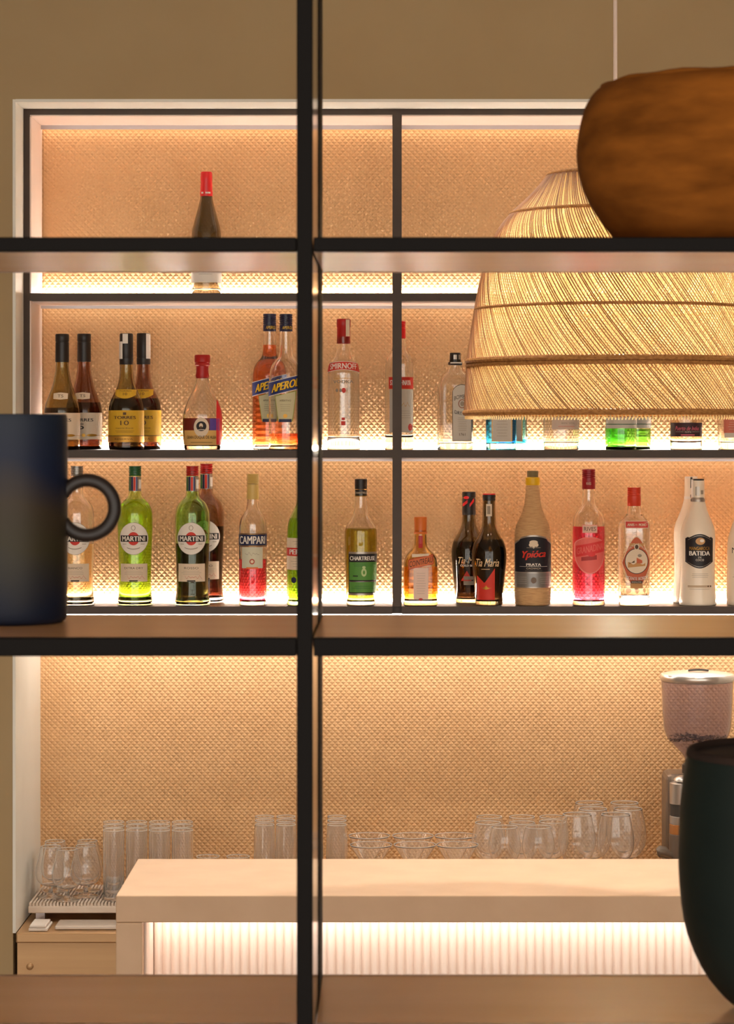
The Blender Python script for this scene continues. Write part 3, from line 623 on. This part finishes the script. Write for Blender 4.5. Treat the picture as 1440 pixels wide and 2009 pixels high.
# --- red bitter
b = Bottle('bitter_bottle', 'clear bottle of bright red bitter with a navy band label', 496, YA, z3, [(0, 25), (0, 26.5), (3, 27), (150, 27.3), (166, 25.5), (176, 20.5), (185, 14), (195, 11.8), (207, 11.2), (250, 10.5)])
b.glass(m_clear, 2.4, 7); b.liquid(l_red, 90)
b.cap('cap', [(207, 11.6), (208, 11.9), (236, 11.3), (237, 10.4), (238, 10.4), (239, 12)] + [(239 + k, 11.2 + (k % 2) * .8) for k in range(1, 17)] + [(257, 11)], capcream)
b.label([('P', -27, 27, 115, 141, navy), ('P', -27, 27, 139, 140, goldp), ('P', -27, 27, 116, 117, goldp), ('T', 'CAMPARI', 0, 128, 57, 15, white, dict(bold=.012))])
b.label([('P', -20, 20, 73, 114, mat('pale_green_paper', (206, 204, 180), .7)), ('E', 0, 86, 5, 5.4, mat('seal_red', (176, 74, 50), .6)), ('E', 0, 86, 3, 3.2, cream), ('P', -11, 11, 72, 75, capor)] + scribble(-13, 13, 101, 2.4, greyp), 'lower_label')
# --- pastis behind the post
b = Bottle('pastis_bottle', 'green bottle with cream and red label behind the dark post', 596, YA, z3, [(0, 31), (0, 32.5), (3, 33), (140, 33), (162, 31), (180, 24), (196, 15), (212, 12), (256, 11.6)]); b.glass(g_dgrn, 2.6, 8); b.liquid(l_lime, 170); b.screw(236, 262, 12.4, capgrn)
b.label([('P', -32.6, 32.6, 70, 132, cream), ('P', -32.6, 32.6, 97, 113, red), ('T', 'PERNOD', 0, 105, 62, 10, white, dict(bold=.02)), ('E', -18, 50, 5, 6, navy)] + lines(-24, 24, 74, 94, 4, greyp) + lines(-20, 20, 118, 128, 2, greyp))
# --- herb liqueur
b = Bottle('liqueur_bottle', 'yellow green herbal liqueur bottle with a green label and black cap', 708, YA, z3, [(0, 25.5), (0, 27.5), (3, 28.2), (20, 28.6), (110, 31.4), (142, 32), (151, 30.5), (160, 25), (170, 18.5), (182, 14.2), (196, 12.4), (240, 11.2)])
b.glass(m_clear, 2.6, 7); b.liquid(l_char, 150); b.cap('cap', [(213, 11.4), (214, 11.8), (225, 11.8), (225.4, 11.2), (226.6, 11.2), (227, 12.1), (246, 12.1), (247, 11)], capblk)
b.label([('P', -11.5, 11.5, 212.5, 214, goldp), ('P', -11.5, 11.5, 226, 227, goldp), ('T', 'CHARTREUSE', 2, 220, 30, 4, cream)], 'cap_print', b.cp, .5)
gl = mat('green_label', (84, 140, 58), .6)
b.label([('P', -23, 31, 20, 105, silver), ('P', -23, 31, 24, 101, ink), ('P', -21.5, 30, 26, 46, gl), ('P', -21.5, 30, 50, 85, gl), ('P', -21.5, 30, 46.5, 47.3, silver), ('T', 'CHARTREUSE', 4.5, 92.5, 53, 8, white, dict(bold=.02)), ('E', 6, 65, 5, 8, mat('pale_emblem', (180, 200, 140), .6)), ('E', 6, 75, 3, 3, mat('pale_emblem', (0, 0, 0))), ('E', 6, 65, 2, 4, gl), ('P', -14, -5, 57, 59, ink)] + lines(-16, 26, 76, 83, 2, capgrn) + lines(-16, 26, 32, 40, 2, capgrn))
# --- orange liqueur
b = Bottle('orange_liqueur_bottle', 'squat square amber liqueur bottle with an orange cap', 825, YA, z3, [(0, 30.5, 5), (0, 32.5, 5), (3, 33.6, 5), (74, 33.6, 5), (90, 32, 4), (100, 26.5, 3), (108, 18, 2.2), (116, 13, 2), (126, 12.2, 2), (168, 11.5, 2)])
b.glass(g_amber, 3, 9); b.liquid(l_amb, 76); b.cap('cap', [(139, 12), (140, 12.8), (143.5, 12.8), (144, 11.8), (171, 12.6), (172.5, 11.8)], capor)
b.label([('P', -4, 4, 112, 136, capred)], 'neck_ribbon')
ol = mat('orange_label', (206, 110, 62), .6); sl_ = lambda a: (lambda u: a + .22 * u)
b.label([('P', -14, 15, 13, 74, mat('pinkish_paper', (228, 200, 184), .7)), ('P', -24, 25, sl_(76), sl_(95), capred), ('P', -23, 24, sl_(77), sl_(94), ol), ('T', 'COINTREAU', .5, 85.5, 45, 11, ink, dict(rise=.22)), ('P', -17, 16, lambda u: 96 + .1 * u, lambda u: 101 + .03 * u, cream), ('E', 0, 13, 4, 2.2, capred)] + lines(-9, 10, 22, 66, 9, greyp, .4))
# --- coffee liqueurs
TM = [(0, 24), (0, 26), (4, 27), (30, 29), (62, 32), (90, 34.6), (106, 34.4), (122, 30.5), (136, 22), (150, 15), (166, 12.8), (214, 12.2)]
b = Bottle('coffee_liqueur_bottle', 'dark coffee liqueur bottle with red streaks on its black neck, behind', 920, Y2, z3, TM, 'dark coffee liqueur bottles'); b.glass(g_dkol, 2.6, 8); b.liquid(l_dark, 120)
b.cap('neck_sleeve', [(172, 13), (173, 13.3), (204, 13), (204.6, 12.5), (206, 12.5), (206.6, 13.2), (216, 13.2), (217, 12.2)], capblk)
b.label([('P', -12, -3, lambda u: 188 + (u + 12) * .8, lambda u: 194 + (u + 12) * .9, vred), ('P', 1, 9, lambda u: 186 + u * 1.3, lambda u: 192 + u * 1.4, vred), ('E', -5, 206, 5, 3, vred)], 'red_streaks', b.cp, .5)
b.label([('T', 'Tia Maria', 2, 84, 52, 13, scriptc, dict(slant=.25)), ('T', 'COLD BREW', 0, 74, 36, 4, white, dict(bold=.02))])
b.label([('P', -16, 4, 44, lambda u: 44 + 20 * max(0, 1 - abs(u + 5) / 11) , red), ('P', -11, 14, 46, 53, greyp), ('P', -11, 14, 36, 44, greyp), ('P', -12, -7, 20, 21, greyp), ('P', 8, 13, 20, 21, greyp)], 'lower_print')
b = Bottle('coffee_liqueur_bottle', 'dark coffee liqueur bottle with a red pointed label, in front', 959.5, YA, z3, TM, 'dark coffee liqueur bottles'); b.glass(g_dkol, 2.6, 8); b.liquid(l_dark, 128)
b.screw(204, 216, 12.9, capblk, groove=.9); b.cap('cap_top', [(216.1, 12.6), (217.6, 12.6), (218.2, 12)], vred)
b.label([('P', -6, 5, 174, 198, cream), ('P', -4, 2, 178, 194, greyp)], 'tax_seal')
vn = lambda u: 59 - (u + 24) * 1.07 if u < -10 else 44 + (u + 10) * 1.45
b.label([('P', -24, 10, 11, vn, red), ('E', -7, 34, 6, 2, goldp), ('E', -7, 35, 2.4, 4, goldp), ('P', -16, 3, 34.5, 35, goldp)], 'red_label')
b.label([('T', 'Tia Maria', -5, 84, 50, 15, scriptc, dict(slant=.25)), ('P', -16, 0, 71, 71.8, scriptc)], 'lettering')
# --- straw wrapped cachaca
b = Bottle('straw_wrapped_bottle', 'large straw wrapped bottle with yellow cap collar and dark label', 1045, YA, z3, [(0, 31), (0, 33.5), (4, 35), (12, 35.8), (138, 35.8), (154, 33.5), (170, 26), (188, 18.5), (206, 15), (236, 13)]); b.solid(straw, 'straw_wrap')
b.cap('cap_collar', [(234, 12), (235, 13.6), (237, 14.2), (249, 14.2), (250.5, 12.8)], capyel); b.cap('stopper', [(250.6, 10.8), (262, 11), (263, 10)], corkg)
ar = lambda k: (lambda u: 120 - k + 18 * math.sqrt(max(0, 1 - (u / 36) ** 2)) - (3 if abs(u) > 26 else 0))
b.label([('P', -35.2, 35.2, 35, ar(0), silver), ('P', -34.4, 34.4, 66, ar(3), mat('black_navy_label', (28, 26, 34), .6)), ('P', -34.4, 34.4, 37, 64, mat('steel_label', (136, 132, 128), .4, .5)), ('E', 0, 124, 8, 4, cream), ('E', -5, 119, 4, 4, cream), ('E', 5, 119, 4, 4, cream), ('E', 0, 117, 2.5, 5, cream), ('P', -13, 13, 113, 114, greyp), ('T', 'Ypióca', 0, 99, 50, 18, red, dict(slant=.3, bold=.02, rise=.05)), ('T', 'PRATA', 0, 80.5, 28, 5, white, dict(bold=.02)), ('P', -25, 25, 76.5, 77, white), ('T', 'CACHAÇA', 0, 72.8, 27, 3.4, cream), ('E', 0, 50, 5, 6, mat('seal_brown', (112, 92, 76), .5))] + lines(-18, 18, 66.5, 70, 1, greyp, .4) + lines(-30, -10, 42, 58, 4, grey, .4) + lines(10, 30, 42, 58, 4, grey, .4))
# --- pomegranate liqueur
b = Bottle('grenadine_bottle', 'clear bottle two thirds full of vivid pink drink, maroon cap', 1155, YA, z3, [(0, 29.5), (0, 31), (2, 31.8), (150, 31.8), (166, 31.2), (178, 28), (188, 20), (196, 14), (206, 12.2), (260, 11.8)]); b.glass(m_clear, 2.4, 8); b.liquid(l_pink, 154); b.screw(227, 266, 13, capmar)
b.label([('T', 'RIVES', -1, 238, 9, 5, cream)], 'cap_lettering', b.cp, .5)
pkl = mat('salmon_label', (238, 112, 104), .6); pkb = mat('banner_red', (228, 60, 62), .55); rosep = mat('rose_line', (246, 150, 140), .6)
b.label([('P', -29, 29, lambda u: 62 + 44 * (1 - math.sqrt(max(0, 1 - (u / 29.4) ** 2))) ** 1.0, lambda u: 118 + 16 * math.sqrt(max(0, 1 - (u / 29.4) ** 2)), rosep), ('P', -27.6, 27.6, lambda u: 64 + 44 * (1 - math.sqrt(max(0, 1 - (u / 28) ** 2))), lambda u: 117 + 16 * math.sqrt(max(0, 1 - (u / 28) ** 2)), pkl), ('P', -26, 28, lambda u: 100 + .2 * u, lambda u: 122 + .2 * u, pkb), ('T', 'GRANADINA', 1, 111.5, 56, 13, pkl, dict(rise=.2, bold=.01)), ('P', -16, 13, lambda u: 89 + .1 * u, lambda u: 97 + .15 * u, mat('dull_red_print', (176, 60, 60), .6)), ('E', 3, 100, 7, 4, pkb), ('P', -14, 14, 142, 158, rosep), ('P', -13, 13, 143, 157, mat('pale_rose_paper', (232, 190, 170), .6)), ('T', 'RIVES', 0, 150, 22, 8, inkb)])
# --- anise
b = Bottle('anise_bottle', 'clear faceted anise bottle with a pointed oval label, red cap', 1244, YA, z3, [(0, 28, 4), (0, 29.4, 4), (3, 30.2, 4), (16, 30.2, 4), (19, 29.2, 4), (22, 30.2, 4), (146, 30.4, 4), (162, 29, 3.6), (172, 20, 2.6), (178, 14.5), (188, 13.6), (194, 12.6), (226, 12)]); b.glass(m_clear, 2.6, 20); b.liquid(l_clear, 160); b.screw(194, 230, 13.2, mat('vermilion_cap', (212, 62, 34), .4))
b.label([('P', -20, 26, 151, 165.5, cream), ('P', -19, 25, 152.2, 164.3, mat('soft_red', (206, 66, 60), .6)), ('T', 'ANIS', -9, 158, 14, 5, cream, dict(bold=.02)), ('T', 'DEL', 2, 158, 5, 3, cream), ('T', 'MONO', 14, 158, 15, 5, cream, dict(bold=.02))], 'top_label')
ov = lambda e: (lambda u: 84 + (52 - e) * (1 - min(1, abs(u - 2) / (28.4 - e * .5)) ** 1.7)); ovl = lambda e: (lambda u: 84 - (53 - e) * (1 - min(1, abs(u - 2) / (28.4 - e * .5)) ** 1.7))
tan = mat('tan_label', (196, 142, 84), .6)
b.label([('P', -26, 28.8, ovl(0), ov(0), cream), ('P', -25.2, 28, ovl(2), ov(2), mat('rust_label', (196, 96, 60), .6)), ('P', -10, 14, 34, lambda u: 44, tan), ('P', -12, 16, 116, lambda u: 122, tan), ('E', 2, 87, 23, 25, ink), ('E', 2, 87, 21.8, 23.8, cream), ('P', -15, 19, lambda u: 76 + .1 * u, lambda u: 83 + 2.5 * sin(u * .35), tan), ('P', -12, -2, 84, lambda u: 90 + .7 * u, inkb), ('P', 2, 13, 83, lambda u: 95 - .5 * u, mat('rust_label', (0, 0, 0))), ('E', 8, 98, 4, 3, greyp), ('T', 'ANISADO', -13, 112, 22, 5, cream, dict(rise=.75)), ('T', 'REFINADO', 16, 112, 22, 5, cream, dict(rise=-.75)), ('E', 2, 115, 5, 6, cream), ('E', 2, 115, 3.4, 4.4, inkb), ('T', 'VICENTE BOSCH', 2, 55, 44, 6, white, dict(arch=-4, bold=.01)), ('P', -9, 13, 44, 49, ink), ('T', 'BADALONA', 2, 46.5, 19, 3, cream)])
# --- coconut liqueurs
BC = [(0, 33), (0, 35.4), (3, 36.6), (12, 36.2), (32, 33.8), (70, 32.6), (112, 33.6), (140, 34), (152, 32), (166, 26.5), (182, 19.5), (196, 15.5), (206, 13.4), (244, 12.8)]
b = Bottle('coconut_liqueur_bottle', 'milky white coconut liqueur bottle with a dark shield label', 1369, YA, z3, BC, 'shield label coconut liqueur bottles'); b.solid(milk)
b.cap('cap', [(202, 14.2), (208, 13.8), (212, 12.6), (246, 12.4), (247, 11.6)], capblk)
b.label([('P', -12.5, 12.5, 202.5, 211, silver), ('P', -6, 2, 212, 232, silver), ('P', 4, 9, 217, 225, greyp), ('P', -12.2, -9, 212, 246, white)], 'tax_seal', b.cp, .6)
shd = lambda u: 128 + 12 * math.cos(u / 27 * pi / 2) + (3 if abs(u) > 22 else 0); shl = lambda u: 86 - 13 * math.cos(u / 27 * pi / 2)
b.label([('P', -26.5, 26.5, shl, shd, mat('near_black_label', (30, 24, 28), .5)), ('P', -22, 22, lambda u: shd(u) - 3.4, lambda u: shd(u) - 2.6, silver), ('P', -22, 22, lambda u: shl(u) + 2.6, lambda u: shl(u) + 3.4, silver), ('E', 1, 126, 9, 7, mat('coconut_emblem', (206, 160, 110), .6)), ('E', 4, 127, 4, 3, white), ('T', 'MANGAROCA', 0, 112, 40, 6.6, goldp), ('T', 'BATIDA', 0, 102.5, 41, 8.6, white, dict(bold=.02)), ('T', 'DE', 0, 94.5, 6, 3, white), ('T', 'COCO', 0, 89.5, 15, 4, white)])
b.label(lines(-15, 17, 54, 64, 3, greyp, .5) + [('P', -22, 22, 36, 40, mat('beige_print', (196, 172, 144), .7)), ('P', 15, 17, 36.5, 39.5, inkb), ('P', 20, 22, 36.5, 39.5, inkb)] + lines(-20, 20, 31, 34, 1, greyp, .5), 'lower_print')
b = Bottle('coconut_liqueur_bottle', 'milky coconut liqueur bottle peeping out behind the shield label one', 1356, 5.943, z3, BC, 'shield label coconut liqueur bottles'); b.solid(milk)
b.cap('cap', [(202, 14.2), (208, 13.8), (212, 12.6), (246, 12.4), (247, 11.6)], white); b.label([('P', -3, 1, 206, 246, capblk)], 'tax_seal', b.cp, .6)
b = Bottle('rum_liqueur_bottle', 'opaque white liqueur bottle cut off by the right frame edge', 1459, YA, z3, [(0, 31), (0, 33), (3, 34), (40, 33.4), (80, 32), (110, 32.4), (130, 31), (150, 25), (172, 17), (192, 13.5), (244, 12.8)]); b.solid(milk); b.screw(216, 250, 13.6, capblk)
b.label([('T', 'MALIBU', 0, 110, 58, 11, ink, dict(arch=5)), ('P', -8, -6.4, 78, 98, ink), ('E', -7, 98, 8, 2.2, ink), ('E', -8, 101, 6, 2, ink), ('P', -12, 12, 66, 78, capor)] + lines(-24, 24, 54, 62, 2, inkb, .5))

# ================================================================== glassware
def copy_tree(o, parent=None):
    c = o.copy(); COL.objects.link(c)
    if parent: c.parent = parent
    for ch in o.children: copy_tree(ch, c)
    return c
def rim(root, top, r=.00075):  # bead along the glass edge, carries the painted highlight
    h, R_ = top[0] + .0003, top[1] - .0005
    return MB().tube([(R_ * cos(2 * pi * k / 40), R_ * sin(2 * pi * k / 40), h) for k in range(40)], r, 6, True).build('rim', m_rimglint, root, smooth=True)
def stemware(name, foot_r, stem_h, stem_r, bowl, t=.0009, foot_t=.002):
    """bowl: list of (height above stem top, radius)"""
    root = thing(name, '', 'glass')
    Pf = [(0, foot_r * .96), (.0006, foot_r), (.0014, foot_r), (foot_t + .001, foot_r * .5), (foot_t + .005, stem_r * 1.8), (.02, stem_r), (stem_h * .8, stem_r), (stem_h, stem_r * 1.5)]
    lathe('foot_and_stem', Pf, m_crystal, root, seg=32, it=1)
    B = chaikin([(stem_h + h, r) for h, r in bowl], 2)
    inner = [(h, max(r - t, .0005), n, d) for h, r, n, d in B if h > stem_h + .0035]
    V, Fc = lathe_vf(B + [(B[-1][0] + .0004, B[-1][1] - t / 2, 2, 1)] + inner[::-1], 40)
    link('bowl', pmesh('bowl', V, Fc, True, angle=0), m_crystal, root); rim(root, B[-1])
    return root
def tumbler(name, prof, t=.0014, base=.008):
    root = thing(name, '', 'glass')
    B = chaikin(prof, 1); inner = [(base, B[2][1] * .5, 2, 1), (base, B[2][1] - t * 2, 2, 1)] + [(h, r - t, n, d) for h, r, n, d in B if h > base + .003]
    V, Fc = lathe_vf(B + [(B[-1][0] + .0005, B[-1][1] - t / 2, 2, 1)] + inner[::-1], 40)
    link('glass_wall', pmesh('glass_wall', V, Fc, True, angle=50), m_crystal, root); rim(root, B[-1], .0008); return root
ORD = ['first', 'second', 'third', 'fourth', 'fifth']
def spread(proto, spots, z, labels, group):
    for k, ((x, y), lb) in enumerate(zip(spots, labels)):
        o = proto if k == 0 else copy_tree(proto)
        o.location = (x, y, z); o['label'] = lb; o['group'] = group
ZK = ZC + .0004; ZD = ZM + .0004
# brandy snifters on the drip board
sn = stemware('brandy_snifter', .029, .024, .0035, [(0, .006), (.003, .018), (.012, .030), (.026, .0345), (.042, .0335), (.068, .027), (.089, .0225)])
spread(sn, [(wx(132, 5.85), 5.848), (wx(99, 5.88), 5.885), (wx(169, 5.90), 5.895), (wx(172, 5.97), 5.966), (wx(108, 5.96), 5.962)], ZD,
       ['brandy snifter nearest the front of the drip board', 'brandy snifter beside the white jamb, left of the front one', 'brandy snifter right of the front one, next to the tall glasses', 'brandy snifter behind the right hand snifter, rim showing above it', 'brandy snifter behind the left hand snifter by the jamb'], 'brandy snifters on the drip board')
# highball glasses
hb = tumbler('highball_glass', [(0, .0205), (0, .0218), (.001, .0226), (.02, .0229), (.155, .0238)])
sp_, lb_ = [], []
for c, px in enumerate((223, 268, 313, 358)):
    for r, y in enumerate((5.85, 5.91, 5.97)):
        sp_.append((wx(px, y), y)); lb_.append(f"tall straight highball glass, {('front', 'middle', 'back')[r]} row, {ORD[c]} column from the snifters")
spread(hb, sp_, ZD, lb_, 'highball glasses on the drip board')
# low tumblers
lt = tumbler('low_tumbler', [(0, .021), (0, .0225), (.001, .0232), (.03, .024), (.138, .0258)])
spread(lt, [(wx(408, 5.86), 5.86), (wx(467, 5.86), 5.86)], ZK, ['tumbler with only its rim over the counter, next to the highballs', 'tumbler with only its rim over the counter, next to the flutes'], 'tumblers hidden by the bar counter')
# flutes
fl = stemware('champagne_flute', .0275, .062, .0034, [(0, .0045), (.006, .010), (.03, .0182), (.06, .0228), (.09, .0238), (.13, .0228), (.157, .0212)])
sp_, lb_ = [], []
for c, px in enumerate((519, 562, 612, 661)):
    for r, y in enumerate((5.79, 5.852, 5.914)):
        sp_.append((wx(px + (0, -1, 1, 0)[c], y), y)); lb_.append(f"slim flute glass, {('front', 'middle', 'back')[r]} row, {ORD[c]} column from the left" + (' behind the post' if c == 2 else ''))
spread(fl, sp_, ZK, lb_, 'flutes behind the bar counter')
# martini glasses
mt = stemware('martini_glass', .036, .104, .0038, [(0, .004), (.004, .006), (.03, .021), (.071, .0465)], t=.0013)
sp_, lb_ = [], []
for c, px in enumerate((728, 814, 897)):
    for r, (y, dx) in enumerate(((5.79, 0), (5.92, -4))):
        sp_.append((wx(px + dx, y), y)); lb_.append(f"cone shaped cocktail glass, {('front', 'back')[r]} row, {ORD[c]} from the left")
spread(mt, sp_, ZK, lb_, 'cocktail glasses behind the bar counter')
# small wine goblets
wg = stemware('wine_goblet', .034, .132, .0036, [(0, .005), (.004, .016), (.014, .028), (.035, .0365), (.055, .0355), (.084, .0285)])
spread(wg, [(wx(957, 5.84), 5.84), (wx(1024, 5.84), 5.84), (wx(1083, 5.855), 5.855), (wx(990, 5.775), 5.775), (wx(1056, 5.775), 5.775), (wx(960, 5.93), 5.93), (wx(1024, 5.93), 5.93), (wx(1083, 5.93), 5.93)], ZK,
       ['small wine glass beside the last cocktail glass, middle row', 'small wine glass at the centre of the middle row', 'small wine glass at the right of the middle row', 'small wine glass in front, left of its pair', 'small wine glass in front, right of its pair', 'small wine glass at the back, closest to the cocktail glasses', 'small wine glass at the back, centre of three', 'small wine glass at the back, closest to the big wine glasses'], 'small wine glasses')
bg = stemware('large_wine_glass', .038, .132, .004, [(0, .005), (.004, .018), (.016, .032), (.042, .0415), (.068, .0405), (.112, .0315)])
spread(bg, [(wx(1163, 5.86), 5.86), (wx(1232, 5.86), 5.86), (wx(1132, 5.775), 5.775), (wx(1208, 5.775), 5.775), (wx(1156, 5.955), 5.955), (wx(1225, 5.955), 5.955)], ZK,
       ['large wine glass in the middle row, left one', 'large wine glass in the middle row, nearest the coffee grinder', 'large wine glass in front, beside the small wine glasses', 'large wine glass in front, right one', 'large wine glass at the back, left one', 'large wine glass at the back, right one toward the grinder'], 'large wine glasses')

# ================================================================== coffee grinder
YG = 5.87; gs = YG / F
gr = thing('coffee_grinder', 'grey coffee grinder with a clear bean hopper, partly behind the green pot', 'coffee grinder', (wx(1368, YG), YG, ZK))
def gz(py): return wz(py, YG) - ZK
m_gbody = mat('grinder_grey_metal', (138, 124, 112), .35, metal=.6); m_gl = mat('grinder_lid_metal', (210, 204, 198), .28, metal=.8); m_gd = mat('grinder_dark_plastic', (70, 64, 60), .4)
hr = 70 * gs
outer = [(gz(1500), 22 * gs), (gz(1484), 24 * gs), (gz(1452), 56 * gs), (gz(1440), 63 * gs), (gz(1420), 67 * gs), (gz(1340), 70.5 * gs), (gz(1328), 71 * gs)]
B = chaikin(outer, 1); t = .0022; inn = [(h, r - t, n, dd) for h, r, n, dd in B]
V, Fc = lathe_vf(B + inn[::-1], 56, False, False); n_ = len(B) * 2 
for j in range(56): Fc.append((j, (n_ - 1) * 56 + j, (n_ - 1) * 56 + (j + 1) % 56, (j + 1) % 56))
ho = link('bean_hopper', pmesh('bean_hopper', V, Fc, True, angle=60), m_plastic, gr)
hl = lathe('hopper_lid', [(gz(1337), 66 * gs), (gz(1336), 71 * gs), (gz(1330), 73 * gs), (gz(1325), 73 * gs), (gz(1321), 70 * gs), (gz(1316), 30 * gs), (gz(1315), 4 * gs)], m_gl, gr, seg=64, it=1)
tt = MB().tube([((-20 + 40 * k / 10) * gs, -.02, gz(1316) + .0025 + .0015 * sin(pi * k / 10)) for k in range(11)], .0022, 8).build('lid_grip', m_gd, hl, smooth=True)
m_bean = noise_mat('ground_coffee', (70, 44, 34), (112, 80, 66), (200, 200, 200), .8)
bn = random.Random(3); bm_ = MB()
Vb, Fb = [], []
for i in range(420):
    a = bn.uniform(0, 2 * pi); r = 58 * gs * math.sqrt(bn.random()); cz = gz(1450) + .002 + bn.uniform(-.004, .004) + .003 * cos(3 * a); c = (r * cos(a), r * sin(a), cz); q = len(Vb); w = bn.uniform(.0018, .003)
    for vv in ((w, 0, 0), (0, w, 0), (-w, 0, 0), (0, -w, 0), (0, 0, w * .7), (0, 0, -w * .7)): Vb.append(tuple(x + y for x, y in zip(c, vv)))
    for f in ((0, 1, 4), (1, 2, 4), (2, 3, 4), (3, 0, 4), (1, 0, 5), (2, 1, 5), (3, 2, 5), (0, 3, 5)): Fb.append(tuple(q + v for v in f))
cb = link('coffee_beans', pmesh('coffee_beans', Vb, Fb), m_bean, gr); cb['kind'] = 'stuff'
lathe('hopper_neck', [(gz(1516), 30 * gs), (gz(1500), 30 * gs), (gz(1496), 24 * gs)], m_gd, gr)
bd = MB().box((-64 * gs, -.035, .012), (64 * gs, .075, gz(1516))); bd.build('grinder_body', m_gbody, gr, .012)
lathe('base', [(0, 74 * gs), (.012, 74 * gs), (.016, 70 * gs)], m_gd, gr, seg=56)
dz = lambda a, b_, r, m, nm: lathe(nm, [(gz(b_), r - .001), (gz(b_) + .0008, r), (gz(a) - .0008, r), (gz(a), r - .001)], m, gr, loc=(-34 * gs, -.062, 0), seg=40)
dz(1528, 1569, 26 * gs, m_gl, 'doser_cap'); lathe('doser_knob', [(gz(1527), 12 * gs), (gz(1524), 19 * gs), (gz(1519), 17 * gs), (gz(1515), 8 * gs)], m_gl, gr, loc=(-34 * gs, -.062, 0), it=1)
dz(1569, 1592, 25 * gs, m_gd, 'doser_collar'); dz(1592, 1608, 26 * gs, m_gl, 'doser_ring'); dz(1608, 1627, 26.5 * gs, mat('coffee_window', (176, 116, 66), .3), 'doser_window'); dz(1627, 1720, 27 * gs, m_gbody, 'doser')
lv = MB(); lv.tube([(-44 * gs, -.07, gz(1676)), (-62 * gs, -.075, gz(1668)), (-72 * gs, -.076, gz(1661)), (-81 * gs, -.076, gz(1660)), (-86 * gs, -.076, gz(1661))], [.004, .008, .0125, .0135, .008], 12)
lv.build('dosing_lever', m_gbody, gr, smooth=True)
bpy.context.view_layer.update()
